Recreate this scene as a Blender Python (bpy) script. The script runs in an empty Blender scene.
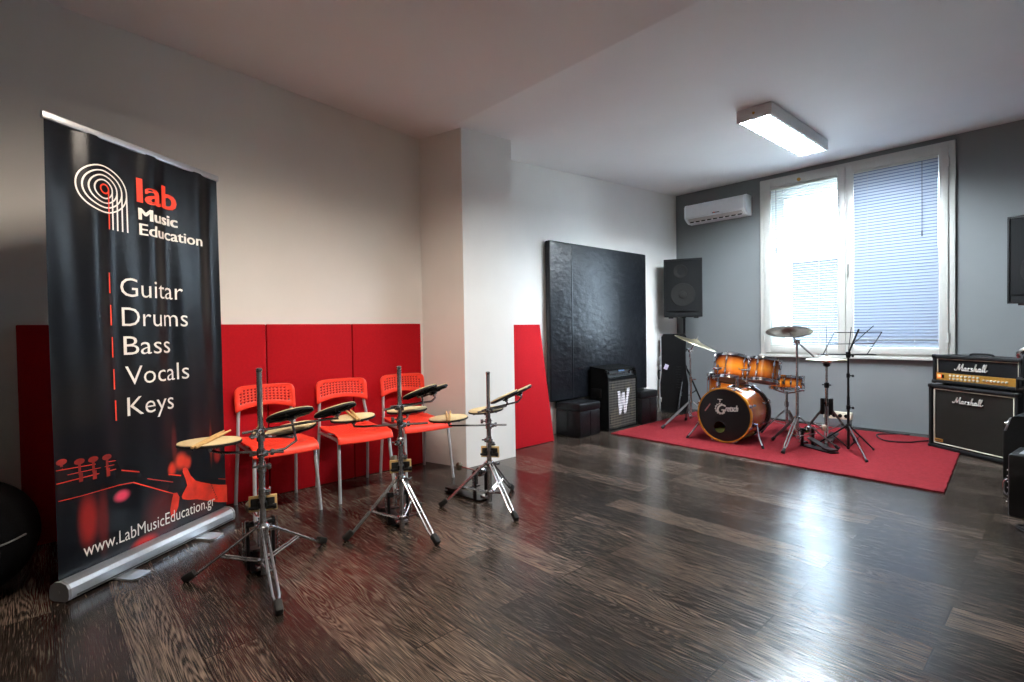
import bpy, bmesh, math, random
from mathutils import Vector, Matrix
random.seed(7)
SC = bpy.context.scene
COL = SC.collection
PI = math.pi
R_ = math.radians

# ---------------------------------------------------------------- camera, sky, exposure
def cam_axes(yaw, pitch, roll):
    cy, sy = math.cos(yaw), math.sin(yaw)
    f = Vector((sy*math.cos(pitch), cy*math.cos(pitch), math.sin(pitch)))
    r = Vector((cy, -sy, 0)); u = r.cross(f)
    c, s = math.cos(roll), math.sin(roll)
    return c*r + s*u, -s*r + c*u, f
cd = bpy.data.cameras.new('camera'); cam = bpy.data.objects.new('camera', cd); COL.objects.link(cam)
cr, cu, cf = cam_axes(R_(-47.49886), R_(-1.15533), R_(-0.89752))
cam.matrix_world = Matrix(((cr.x, cu.x, -cf.x, 0), (cr.y, cu.y, -cf.y, 0), (cr.z, cu.z, -cf.z, 1.16), (0, 0, 0, 1)))
cd.sensor_width = 36; cd.lens = 521.15*36/1024; cd.clip_start = .05
SC.camera = cam
SC.view_settings.view_transform = 'Standard'; SC.view_settings.look = 'None'
SC.view_settings.exposure = 2.4; SC.view_settings.gamma = 1; SC.view_settings.use_curve_mapping = False
W = bpy.data.worlds.new('sky'); SC.world = W; W.use_nodes = True
W.node_tree.nodes['Background'].inputs[0].default_value = (.72, .87, 1.0, 1)
W.node_tree.nodes['Background'].inputs[1].default_value = 6.0
SC.cycles.max_bounces = 10; SC.cycles.diffuse_bounces = 6; SC.cycles.glossy_bounces = 4
SC.cycles.transparent_max_bounces = 12; SC.cycles.sample_clamp_indirect = 6.0
TUBE_COOL, TUBE_WARM = 160.0, 62.0

# ---------------------------------------------------------------- materials
def lin(c):
    return tuple((x/255/12.92 if x/255 <= .04045 else ((x/255+.055)/1.055)**2.4) for x in c)
MATS = {}
def mat(name, rgb, rough=.5, metal=0., var=.08, scale=20., bump=0., bscale=200., spec=.5, coat=0., stretch=None, emit=None):
    if name in MATS: return MATS[name]
    m = bpy.data.materials.new(name); m.use_nodes = True
    nt = m.node_tree; b = nt.nodes['Principled BSDF']; L = nt.links.new
    c = lin(rgb)
    b.inputs['Roughness'].default_value = rough; b.inputs['Metallic'].default_value = metal
    b.inputs['Specular IOR Level'].default_value = spec; b.inputs['Coat Weight'].default_value = coat
    tc = nt.nodes.new('ShaderNodeTexCoord'); mp = nt.nodes.new('ShaderNodeMapping')
    L(tc.outputs['Object'], mp.inputs[0])
    if stretch: mp.inputs['Scale'].default_value = stretch
    n = nt.nodes.new('ShaderNodeTexNoise'); n.inputs['Scale'].default_value = scale; n.inputs['Detail'].default_value = 4
    L(mp.outputs[0], n.inputs['Vector'])
    r = nt.nodes.new('ShaderNodeValToRGB')
    r.color_ramp.elements[0].position = .3; r.color_ramp.elements[1].position = .7
    r.color_ramp.elements[0].color = (*[x*(1-var) for x in c], 1); r.color_ramp.elements[1].color = (*[min(1, x*(1+var)) for x in c], 1)
    L(n.outputs['Fac'], r.inputs[0]); L(r.outputs[0], b.inputs['Base Color'])
    if bump:
        n2 = nt.nodes.new('ShaderNodeTexNoise'); n2.inputs['Scale'].default_value = bscale; n2.inputs['Detail'].default_value = 3
        L(mp.outputs[0], n2.inputs['Vector'])
        bp = nt.nodes.new('ShaderNodeBump'); bp.inputs['Strength'].default_value = bump; bp.inputs['Distance'].default_value = .01
        L(n2.outputs['Fac'], bp.inputs['Height']); L(bp.outputs[0], b.inputs['Normal'])
    if emit:
        b.inputs['Emission Color'].default_value = (*emit[0], 1); b.inputs['Emission Strength'].default_value = emit[1]
    MATS[name] = m; return m

PAINT = mat('white_wall_paint', (230, 227, 222), .75, var=.02, scale=3, bump=.06, bscale=120)
CEIL = mat('ceiling_paint', (230, 229, 228), .8, var=.015, scale=2, bump=.04, bscale=90)
GREY = mat('grey_wall_paint', (122, 125, 126), .6, var=.02, scale=3, bump=.05, bscale=120)
PLAST_W = mat('white_plastic', (226, 228, 230), .4, var=.02)
FRAME_W = mat('window_frame_pvc', (198, 197, 190), .35, var=.02)
RED_FAB = mat('red_panel_fabric', (170, 8, 22), .85, var=.07, scale=60, bump=.12, bscale=500, spec=.2)
ORANGE = mat('orange_red_plastic', (250, 66, 44), .38, var=.04)
STEEL = mat('satin_grey_steel', (186, 187, 190), .35, .35, var=.05)
CHROME = mat('chrome', (205, 205, 208), .16, 1., var=.05)
CHROME_D = mat('worn_chrome', (192, 192, 195), .24, .95, var=.12, scale=40)
ALU = mat('brushed_aluminium', (205, 208, 212), .32, .85, var=.04, scale=60)
BLACK = mat('black_plastic', (14, 14, 15), .45, var=.2, spec=.25)
RUBBER = mat('black_rubber', (16, 16, 16), .75, var=.2)
BLKMET = mat('black_metal', (20, 20, 22), .35, .4, var=.15)
TAN = mat('tan_pad_rubber', (214, 194, 150), .65, var=.06, scale=30)
WOOD = mat('pale_wood', (216, 180, 120), .5, var=.12, scale=18, stretch=(1, 1, 6))
HICK = mat('hickory', (205, 165, 105), .5, var=.12, scale=25)
VINYL = mat('black_vinyl_sheet', (17, 20, 25), .36, var=.1, scale=5, bump=1.0, bscale=8, spec=.42, stretch=(1, 1, 1.8))
LEATHER = mat('black_faux_leather', (10, 10, 13), .38, var=.15, bump=.25, bscale=60, spec=.35)
TOLEX = mat('black_tolex', (15, 16, 17), .55, var=.2, scale=120, bump=.3, bscale=420, spec=.22)
CARPETBLK = mat('black_cabinet_carpet', (13, 14, 15), .9, var=.25, scale=150, bump=.3, bscale=400, spec=.1)
GRILLCLOTH = mat('dark_grille_cloth', (30, 27, 23), .9, var=.3, scale=300, bump=.3, bscale=500, spec=.1)
MAROON = mat('maroon_grille_cloth', (52, 40, 42), .9, var=.3, scale=300)
GOLD = mat('gold_panel', (196, 148, 66), .32, .6, var=.08)
CREAM = mat('cream_piping', (205, 198, 178), .5, var=.05)
WHITE_INK = mat('white_print', (236, 230, 222), .5, var=.01)
RED_INK = mat('orange_red_print', (238, 66, 40), .5, var=.01)
BRONZE = mat('cymbal_bronze', (112, 106, 98), .3, 1., var=.12, scale=8, bump=.1, bscale=60)
BRASS_L = mat('bright_cymbal_bronze', (226, 214, 180), .28, 1., var=.06, scale=8)
HEADW = mat('coated_drum_head', (225, 222, 214), .5, var=.03)
HEADCLR = mat('amber_resonant_head', (160, 105, 70), .3, var=.05)
HEADB = mat('black_drum_head', (14, 14, 16), .3, var=.2)
AMBER = mat('amber_hoop_lacquer', (176, 112, 36), .25, var=.12, scale=25, coat=.6)
GREYPL = mat('grey_plastic', (92, 94, 96), .5, var=.05)
WHITE_LOGO = mat('white_logo', (226, 222, 216), .45, var=.02)
DARKGAP = mat('dark_hole', (8, 8, 8), .9, var=.1)

def floor_mat():
    m = bpy.data.materials.new('dark_laminate_planks'); m.use_nodes = True
    nt = m.node_tree; N = nt.nodes.new; L = nt.links.new; b = nt.nodes['Principled BSDF']
    tc = N('ShaderNodeTexCoord')
    mp0 = N('ShaderNodeMapping'); L(tc.outputs['Object'], mp0.inputs[0]); mp0.inputs['Location'].default_value = (.35, -.03, 0)
    br = N('ShaderNodeTexBrick'); L(mp0.outputs[0], br.inputs['Vector'])
    br.offset = .37; br.inputs['Scale'].default_value = 1; br.inputs['Mortar Size'].default_value = .0026; br.inputs['Mortar Smooth'].default_value = .2
    br.inputs['Brick Width'].default_value = 1.29; br.inputs['Row Height'].default_value = .194; br.inputs['Bias'].default_value = 0
    br.inputs['Color1'].default_value = (0, 0, 0, 1); br.inputs['Color2'].default_value = (1, 1, 1, 1); br.inputs['Mortar'].default_value = (.5, .5, .5, 1)
    sep = N('ShaderNodeSeparateColor'); L(br.outputs['Color'], sep.inputs[0])
    sc_ = N('ShaderNodeMath'); sc_.operation = 'MULTIPLY'; sc_.inputs[1].default_value = 37; L(sep.outputs[0], sc_.inputs[0])
    mp = N('ShaderNodeMapping'); L(tc.outputs['Object'], mp.inputs[0]); mp.inputs['Scale'].default_value = (.75, 5.2, 1)
    n1 = N('ShaderNodeTexNoise'); n1.noise_dimensions = '4D'; L(mp.outputs[0], n1.inputs['Vector']); L(sc_.outputs[0], n1.inputs['W'])
    n1.inputs['Scale'].default_value = 1.7; n1.inputs['Detail'].default_value = 1.2
    k = N('ShaderNodeMath'); k.operation = 'MULTIPLY'; k.inputs[1].default_value = 190; sy_ = N('ShaderNodeSeparateXYZ'); L(tc.outputs['Object'], sy_.inputs[0])
    ky = N('ShaderNodeMath'); ky.operation = 'MULTIPLY'; ky.inputs[1].default_value = 4.2; L(sy_.outputs['Y'], ky.inputs[0])
    kn = N('ShaderNodeMath'); kn.operation = 'ADD'; L(n1.outputs['Fac'], kn.inputs[0]); L(ky.outputs[0], kn.inputs[1]); L(kn.outputs[0], k.inputs[0])
    s = N('ShaderNodeMath'); s.operation = 'SINE'; L(k.outputs[0], s.inputs[0])
    mp2 = N('ShaderNodeMapping'); L(tc.outputs['Object'], mp2.inputs[0]); mp2.inputs['Scale'].default_value = (4, 95, 1)
    n2 = N('ShaderNodeTexNoise'); n2.noise_dimensions = '4D'; L(mp2.outputs[0], n2.inputs['Vector']); L(sc_.outputs[0], n2.inputs['W'])
    n2.inputs['Scale'].default_value = 2.2; n2.inputs['Detail'].default_value = 5
    a = N('ShaderNodeMath'); a.operation = 'MULTIPLY_ADD'; L(s.outputs[0], a.inputs[0]); a.inputs[1].default_value = .08; L(n2.outputs['Fac'], a.inputs[2])
    a2 = N('ShaderNodeMath'); a2.operation = 'MULTIPLY_ADD'; L(sep.outputs[0], a2.inputs[0]); a2.inputs[1].default_value = .22; L(a.outputs[0], a2.inputs[2])
    cr_ = N('ShaderNodeValToRGB'); L(a2.outputs[0], cr_.inputs[0]); e = cr_.color_ramp.elements
    e[0].position = .38; e[0].color = (*lin((21, 17, 15)), 1); e[1].position = .88; e[1].color = (*lin((110, 95, 84)), 1)
    q = e.new(.6); q.color = (*lin((50, 42, 37)), 1)
    mx = N('ShaderNodeMix'); mx.data_type = 'RGBA'; L(br.outputs['Fac'], mx.inputs['Factor']); L(cr_.outputs[0], mx.inputs['A']); mx.inputs['B'].default_value = (.004, .0035, .003, 1)
    L(mx.outputs['Result'], b.inputs['Base Color'])
    n3 = N('ShaderNodeTexNoise'); L(tc.outputs['Object'], n3.inputs['Vector']); n3.inputs['Scale'].default_value = 2.5; n3.inputs['Detail'].default_value = 5
    rr = N('ShaderNodeMapRange'); L(n2.outputs['Fac'], rr.inputs['Value']); rr.inputs['From Min'].default_value = .3; rr.inputs['From Max'].default_value = .7; rr.inputs['To Min'].default_value = .15; rr.inputs['To Max'].default_value = .262
    L(rr.outputs[0], b.inputs['Roughness'])
    hb = N('ShaderNodeMath'); hb.operation = 'MULTIPLY_ADD'; L(br.outputs['Fac'], hb.inputs[0]); hb.inputs[1].default_value = -1.2; L(a.outputs[0], hb.inputs[2])
    bp = N('ShaderNodeBump'); bp.inputs['Strength'].default_value = .2; bp.inputs['Distance'].default_value = .0025
    L(hb.outputs[0], bp.inputs['Height']); L(bp.outputs[0], b.inputs['Normal'])
    b.inputs['Specular IOR Level'].default_value = .36
    return m

def carpet_mat():
    m = mat('red_carpet_pile', (118, 32, 38), .95, var=.16, scale=40, bump=.6, bscale=260, spec=.1); return m

def sunburst(name, axis, half):
    """amber lacquer with a darker burst towards both shell edges, along local AXIS"""
    m = bpy.data.materials.new(name); m.use_nodes = True
    nt = m.node_tree; N = nt.nodes.new; L = nt.links.new; b = nt.nodes['Principled BSDF']
    tc = N('ShaderNodeTexCoord'); sx = N('ShaderNodeSeparateXYZ'); L(tc.outputs['Object'], sx.inputs[0])
    ab = N('ShaderNodeMath'); ab.operation = 'ABSOLUTE'; L(sx.outputs[axis], ab.inputs[0])
    dv = N('ShaderNodeMath'); dv.operation = 'DIVIDE'; dv.inputs[1].default_value = half; L(ab.outputs[0], dv.inputs[0])
    n = N('ShaderNodeTexNoise'); n.inputs['Scale'].default_value = 9; n.inputs['Detail'].default_value = 4; L(tc.outputs['Object'], n.inputs['Vector'])
    ad = N('ShaderNodeMath'); ad.operation = 'MULTIPLY_ADD'; L(n.outputs['Fac'], ad.inputs[0]); ad.inputs[1].default_value = .25; L(dv.outputs[0], ad.inputs[2])
    r = N('ShaderNodeValToRGB'); L(ad.outputs[0], r.inputs[0]); e = r.color_ramp.elements
    e[0].position = .15; e[0].color = (*lin((214, 128, 34)), 1); e[1].position = 1.05 if False else 1.; e[1].color = (*lin((84, 30, 10)), 1)
    q = e.new(.6); q.color = (*lin((186, 92, 22)), 1)
    L(r.outputs[0], b.inputs['Base Color']); b.inputs['Roughness'].default_value = .25; b.inputs['Coat Weight'].default_value = .3; b.inputs['Coat Roughness'].default_value = .08
    return m

def slat_mat():
    m = bpy.data.materials.new('white_blind_slat'); m.use_nodes = True
    nt = m.node_tree; N = nt.nodes.new; L = nt.links.new
    b = nt.nodes['Principled BSDF']; b.inputs['Base Color'].default_value = (.52, .56, .62, 1); b.inputs['Roughness'].default_value = .4
    n = N('ShaderNodeTexNoise'); n.inputs['Scale'].default_value = 6; mr = N('ShaderNodeMapRange'); L(n.outputs['Fac'], mr.inputs['Value'])
    mr.inputs['To Min'].default_value = .36; mr.inputs['To Max'].default_value = .46; L(mr.outputs[0], b.inputs['Roughness'])
    t = N('ShaderNodeBsdfTranslucent'); t.inputs[0].default_value = (.55, .72, 1.0, 1)
    mx = N('ShaderNodeMixShader'); mx.inputs[0].default_value = .042
    L(b.outputs[0], mx.inputs[1]); L(t.outputs[0], mx.inputs[2]); L(mx.outputs[0], nt.nodes['Material Output'].inputs[0])
    return m

def glass_mat():
    m = bpy.data.materials.new('window_glass'); m.use_nodes = True
    nt = m.node_tree; N = nt.nodes.new; L = nt.links.new; nt.nodes.remove(nt.nodes['Principled BSDF'])
    t = N('ShaderNodeBsdfTransparent'); t.inputs[0].default_value = (.95, .98, 1, 1)
    g = N('ShaderNodeBsdfGlossy'); g.inputs['Roughness'].default_value = .02
    fr = N('ShaderNodeFresnel'); fr.inputs[0].default_value = 1.45
    mx = N('ShaderNodeMixShader'); L(fr.outputs[0], mx.inputs[0]); L(t.outputs[0], mx.inputs[1]); L(g.outputs[0], mx.inputs[2])
    L(mx.outputs[0], nt.nodes['Material Output'].inputs[0])
    return m

def perforated(name, ca, cb, scale, axes=('X', 'Z'), rough=.5):
    """a metal speaker mesh: dark round perforations in painted steel"""
    m = bpy.data.materials.new(name); m.use_nodes = True
    nt = m.node_tree; N = nt.nodes.new; L = nt.links.new; b = nt.nodes['Principled BSDF']
    tc = N('ShaderNodeTexCoord'); sx = N('ShaderNodeSeparateXYZ'); L(tc.outputs['Object'], sx.inputs[0])
    def wave(o1, o2, sgn):
        c = N('ShaderNodeMath'); c.operation = 'ADD' if sgn > 0 else 'SUBTRACT'; L(sx.outputs[o1], c.inputs[0]); L(sx.outputs[o2], c.inputs[1])
        k = N('ShaderNodeMath'); k.operation = 'MULTIPLY'; k.inputs[1].default_value = scale; L(c.outputs[0], k.inputs[0])
        s = N('ShaderNodeMath'); s.operation = 'SINE'; L(k.outputs[0], s.inputs[0]); return s
    w1, w2 = wave(axes[0], axes[1], 1), wave(axes[0], axes[1], -1)
    mu = N('ShaderNodeMath'); mu.operation = 'MULTIPLY'; L(w1.outputs[0], mu.inputs[0]); L(w2.outputs[0], mu.inputs[1])
    r = N('ShaderNodeValToRGB'); L(mu.outputs[0], r.inputs[0]); r.color_ramp.elements[0].position = .0; r.color_ramp.elements[1].position = .25
    r.color_ramp.elements[0].color = (*lin(ca), 1); r.color_ramp.elements[1].color = (*lin(cb), 1)
    L(r.outputs[0], b.inputs['Base Color']); b.inputs['Roughness'].default_value = max(rough, .75); b.inputs['Specular IOR Level'].default_value = .15
    return m

# ---------------------------------------------------------------- builders
def frame_from(n, hint=Vector((0, 0, 1))):
    n = Vector(n).normalized()
    if abs(n.dot(hint)) > .98: hint = Vector((1, 0, 0))
    x = hint.cross(n).normalized(); y = n.cross(x)
    return x, y, n

class B:
    def __init__(s): s.bm = bmesh.new()
    def face(s, vs):
        try: return s.bm.faces.new(vs)
        except ValueError: return None
    def box(s, c, d, rot=None, bev=0., seg=2):
        m = Matrix.Translation(Vector(c)) @ (rot.to_4x4() if rot is not None else Matrix()) @ Matrix.Diagonal((*d, 1))
        r = bmesh.ops.create_cube(s.bm, size=1, matrix=m)
        if bev:
            es = {e for v in r['verts'] for e in v.link_edges}
            bmesh.ops.bevel(s.bm, geom=list(es), offset=bev, segments=seg, profile=.5, affect='EDGES')
        return s
    def ring(s, c, x, y, r, seg):
        return [s.bm.verts.new(c + x*(r*math.cos(2*PI*i/seg)) + y*(r*math.sin(2*PI*i/seg))) for i in range(seg)]
    def bridge(s, a, b):
        n = len(a)
        for i in range(n): s.face([a[i], a[(i+1) % n], b[(i+1) % n], b[i]])
    def cyl(s, p0, p1, r0, r1=None, seg=14):
        p0, p1 = Vector(p0), Vector(p1); r1 = r0 if r1 is None else r1
        x, y, n = frame_from(p1-p0)
        a, b = s.ring(p0, x, y, r0, seg), s.ring(p1, x, y, r1, seg)
        s.bridge(a, b); s.face(a[::-1]); s.face(b); return s
    def tube(s, pts, r, seg=8, closed=False, flat=1.0):
        P = [Vector(p) for p in pts]; n = len(P); rings = []
        x = None
        for i in range(n):
            if closed: t = (P[(i+1) % n]-P[i-1])
            else: t = P[min(i+1, n-1)]-P[max(i-1, 0)]
            t.normalize()
            if x is None: x, y, _ = frame_from(t)
            else:
                x = (x - t*x.dot(t)).normalized(); y = t.cross(x)
            rr = r[i] if isinstance(r, (list, tuple)) else r
            rings.append([s.bm.verts.new(P[i] + x*(rr*math.cos(2*PI*k/seg)) + y*(rr*flat*math.sin(2*PI*k/seg))) for k in range(seg)])
        for i in range(n-1 + (1 if closed else 0)): s.bridge(rings[i], rings[(i+1) % n])
        if not closed: s.face(rings[0][::-1]); s.face(rings[-1])
        return s
    def lathe(s, prof, o=(0, 0, 0), axis=(0, 0, 1), seg=32, x=None):
        o = Vector(o); X, Y, Nn = frame_from(axis)
        prev = None
        for r, z in prof:
            c = o + Nn*z
            cur = [s.bm.verts.new(c)] if r < 1e-6 else s.ring(c, X, Y, r, seg)
            if prev is not None:
                if len(prev) == 1 and len(cur) > 1:
                    for i in range(seg): s.face([prev[0], cur[i], cur[(i+1) % seg]][::1])
                elif len(cur) == 1 and len(prev) > 1:
                    for i in range(seg): s.face([prev[i], prev[(i+1) % seg], cur[0]])
                elif len(cur) > 1: s.bridge(prev, cur)
            prev = cur
        return s
    def poly(s, pts):
        s.face([s.bm.verts.new(Vector(p)) for p in pts]); return s
    def prism(s, pts2, o, ux, uy, depth):
        o, ux, uy = Vector(o), Vector(ux), Vector(uy); n = ux.cross(uy).normalized()*depth
        a = [s.bm.verts.new(o+ux*p[0]+uy*p[1]) for p in pts2]; b = [s.bm.verts.new(v.co+n) for v in a]
        s.face(a[::-1]); s.face(b)
        for i in range(len(a)): s.face([a[i], a[(i+1) % len(a)], b[(i+1) % len(a)], b[i]])
        return s
    def grid(s, fn, nu, nv, skip=None, us=None, vs=None):
        us = us or [i/nu for i in range(nu+1)]; vs = vs or [j/nv for j in range(nv+1)]
        V = [[s.bm.verts.new(Vector(fn(u, v))) for v in vs] for u in us]
        for i in range(len(us)-1):
            for j in range(len(vs)-1):
                if skip and skip(i, j): continue
                s.face([V[i][j], V[i+1][j], V[i+1][j+1], V[i][j+1]])
        return s
    def mesh(s, verts, faces, fn=lambda p: p):
        V = [s.bm.verts.new(Vector(fn(p))) for p in verts]
        for f in faces: s.face([V[i] for i in f])
        return s
    def done(s, name, material, parent=None, smooth=True, ang=35, solid=0., label=None, loc=None, rot=None, fix=True):
        loose = [v for v in s.bm.verts if not v.link_faces]
        if loose: bmesh.ops.delete(s.bm, geom=loose, context='VERTS')
        if fix: bmesh.ops.recalc_face_normals(s.bm, faces=s.bm.faces)
        me = bpy.data.meshes.new(name); s.bm.to_mesh(me); s.bm.free()
        me.materials.append(material)
        if smooth:
            me.shade_smooth(); me.set_sharp_from_angle(angle=R_(ang))
        o = bpy.data.objects.new(name, me); COL.objects.link(o)
        if parent: o.parent = parent
        if loc is not None: o.location = loc
        if rot is not None: o.rotation_euler = rot
        if solid:
            md = o.modifiers.new('thickness', 'SOLIDIFY'); md.thickness = solid; md.offset = 0
        if label: o['label'] = label
        return o

def tag(o, label, cat, group=None, kind=None):
    o['label'] = label; o['category'] = cat
    if group: o['group'] = group
    if kind: o['kind'] = kind
    return o
def thing(name, label, cat, loc=(0, 0, 0), rz=0., group=None, rot=None):
    o = bpy.data.objects.new(name, None); COL.objects.link(o); o.empty_display_size = .1
    o.location = loc; o.rotation_euler = rot if rot is not None else (0, 0, rz)
    return tag(o, label, cat, group)
def struct(o): o['kind'] = 'structure'; return o
def dup(root, loc, rz=None, label=None):
    r = root.copy(); COL.objects.link(r); r.location = loc
    if rz is not None: r.rotation_euler = (0, 0, rz)
    if label: r['label'] = label
    for ch in root.children:
        c = ch.copy(); COL.objects.link(c); c.parent = r
        for g in ch.children:
            d = g.copy(); COL.objects.link(d); d.parent = c
    return r

_tc = {}
def text_data(body, shear=0., offset=0.):
    key = (body, shear, offset)
    if key in _tc: return _tc[key]
    cu_ = bpy.data.curves.new('t', 'FONT'); cu_.body = body; cu_.size = 1; cu_.shear = shear; cu_.offset = offset; cu_.resolution_u = 3
    ob = bpy.data.objects.new('t', cu_); COL.objects.link(ob)
    dg = bpy.context.evaluated_depsgraph_get(); me = bpy.data.meshes.new_from_object(ob.evaluated_get(dg))
    vs = [tuple(v.co) for v in me.vertices]; fs = [tuple(p.vertices) for p in me.polygons]
    bpy.data.objects.remove(ob); bpy.data.curves.remove(cu_); bpy.data.meshes.remove(me)
    _tc[key] = (vs, fs); return vs, fs
def text(b, body, w, cap, fn, shear=0., offset=0.):
    """adds BODY, W wide with capitals CAP high, through fn(x, y) -> point"""
    hv, _ = text_data('H', 0, offset); ch = max(v[1] for v in hv)
    vs, fs = text_data(body, shear, offset); x0 = min(v[0] for v in vs); x1 = max(v[0] for v in vs)
    kx, ky = w/(x1-x0), cap/ch
    b.mesh(vs, fs, lambda p: fn((p[0]-x0)*kx, p[1]*ky)); return b
def smooth_path(pts, n=6, closed=False):
    P = [Vector(p) for p in pts]; out = []; m = len(P)
    for i in range(m if closed else m-1):
        if closed: p0, p1, p2, p3 = P[i-1], P[i], P[(i+1) % m], P[(i+2) % m]
        else: p0, p1, p2, p3 = P[max(i-1, 0)], P[i], P[i+1], P[min(i+2, m-1)]
        for k in range(n):
            t = k/n
            out.append(.5*((2*p1)+(p2-p0)*t+(2*p0-5*p1+4*p2-p3)*t*t+(3*p1-p0-3*p2+p3)*t**3))
    if not closed: out.append(P[-1])
    return out
def RX(a): return Matrix.Rotation(a, 3, 'X')
def RY(a): return Matrix.Rotation(a, 3, 'Y')
def RZ(a): return Matrix.Rotation(a, 3, 'Z')

# ---------------------------------------------------------------- the room
XL, YB, XR, YR = -3.96, 6.885, .95, -2.4
zn = lambda y: 2.86 + (2.6-y)*.081
zf = lambda y: 2.86 + (y-2.6)*.0473
b = B(); b.box(((XL+XR)/2, (YB+YR)/2, -.05), (XR-XL+.4, YB-YR+.4, .1)); struct(b.done('floor', floor_mat(), smooth=False))
b = B()
for (y0, z0, y1, z1) in ((YR-.2, zn(YR-.2), 2.6, 2.86), (2.6, 2.86, YB+.2, zf(YB+.2))):
    b.mesh([(XL-.2, y0, z0), (XR+.2, y0, z0), (XR+.2, y1, z1), (XL-.2, y1, z1), (XL-.2, y0, z0+.12), (XR+.2, y0, z0+.12), (XR+.2, y1, z1+.12), (XL-.2, y1, z1+.12)],
           [(0, 1, 2, 3), (4, 5, 6, 7), (0, 1, 5, 4), (1, 2, 6, 5), (2, 3, 7, 6), (3, 0, 4, 7)])
struct(b.done('ceiling', CEIL, smooth=False))
def wall_profile(x0, x1, name, m=PAINT):
    b = B(); pts = [(YR-.1, -.05), (YB+.1, -.05), (YB+.1, zf(YB)+.06), (2.6, 2.9), (YR-.1, zn(YR)+.06)]
    b.prism(pts, (x0, 0, 0), (0, 1, 0), (0, 0, 1), x1-x0); return struct(b.done(name, m, smooth=False))
wall_profile(XL-.12, XL, 'wall_left'); wall_profile(XR, XR+.12, 'wall_right', GREY)
b = B(); b.box(((XL+XR)/2, YR-.06, 1.6), (XR-XL+.2, .12, 3.4)); struct(b.done('wall_rear', mat('dark_wall_paint', (110, 110, 112), .7, var=.03), smooth=False))
# back wall with the window opening
WX0, WX1, WZ0, WZ1 = -2.735, -.88, .83, 2.975
b = B()
for (x0, x1, z0, z1) in ((XL-.1, WX0, -.05, 3.15), (WX1, XR+.1, -.05, 3.15), (WX0, WX1, -.05, WZ0), (WX0, WX1, WZ1, 3.15)):
    b.box(((x0+x1)/2, YB+.06, (z0+z1)/2), (x1-x0, .12, z1-z0))
struct(b.done('wall_back', GREY, smooth=False))
# outer leaf of the wall: the deep reveal outside the glass
b = B(); OX0, OX1, OZ0, OZ1 = -2.53, -.98, .86, 2.745
for (x0, x1, z0, z1) in ((XL-.1, OX0, -.05, 3.4), (OX1, XR+.1, -.05, 3.4), (OX0, OX1, -.05, OZ0), (OX0, OX1, OZ1, 3.4)):
    b.box(((x0+x1)/2, YB+.12+.125, (z0+z1)/2), (x1-x0, .25, z1-z0))
struct(b.done('trim_1', PAINT, smooth=False))
# pillar standing out of the wall
b = B(); b.prism([(-3.508, 2.672), (-3.508, 3.238), (XL-.02, 3.238), (XL-.02, 2.545)], (0, 0, -.02), (1, 0, 0), (0, 1, 0), 2.955)
o = struct(b.done('pillar', PAINT, smooth=False))

# window_1: outer frame, two sashes with panes, sill
win = bpy.data.objects.new('window_1', None); COL.objects.link(win); win.location = (0, 0, 0); win['kind'] = 'structure'
def rect_frame(b, x0, x1, z0, z1, w, y0, y1, wb=None):
    wb = wb or w
    yc, d = (y0+y1)/2, y1-y0
    b.box((x0+w/2, yc, (z0+z1)/2), (w, d, z1-z0), bev=.004); b.box((x1-w/2, yc, (z0+z1)/2), (w, d, z1-z0), bev=.004)
    b.box(((x0+x1)/2, yc, z1-w/2), (x1-x0-2*w+.002, d, w), bev=.004); b.box(((x0+x1)/2, yc, z0+wb/2), (x1-x0-2*w+.002, d, wb), bev=.004)
b = B(); rect_frame(b, -2.765, -.855, .80, 3.005, .062, 6.85, 6.95); struct(b.done('window_frame', FRAME_W, win))
b = B(); b.box((-1.81, 6.855, .795), (1.93, .06, .03), bev=.005); struct(b.done('window_sill', FRAME_W, win))
GL = glass_mat()
for k, (x0, x1) in enumerate(((-2.712, -1.818), (-1.812, -.908))):
    b = B(); rect_frame(b, x0, x1, .835, 2.962, .075, 6.832, 6.89); sash = struct(b.done('sash', FRAME_W, win))
    b = B(); b.box(((x0+x1)/2, 6.876, 1.9), (x1-x0-.13, .006, 2.01)); struct(b.done('pane', GL, sash, smooth=False))
    for z in (1.02, 2.8):
        b = B(); xh = x0+.0 if k == 0 else x1
        b.cyl((xh, 6.838, z-.05), (xh, 6.838, z+.05), .011); struct(b.done('hinge', FRAME_W, sash))
b = B(); b.box((-1.79, 6.824, 1.82), (.026, .014, .09), bev=.004); b.cyl((-1.79, 6.83, 1.85), (-1.79, 6.79, 1.85), .008); b.box((-1.79, 6.785, 1.79), (.018, .014, .13), bev=.005)
struct(b.done('window_handle', FRAME_W, win))
b = B(); b.cyl((-2.3, 6.834, 2.925), (-2.3, 6.822, 2.925), .022, .02); b.cyl((-2.3, 6.822, 2.925), (-2.3, 6.806, 2.925), .011); struct(b.done('brass_catch', GOLD, win))

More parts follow.
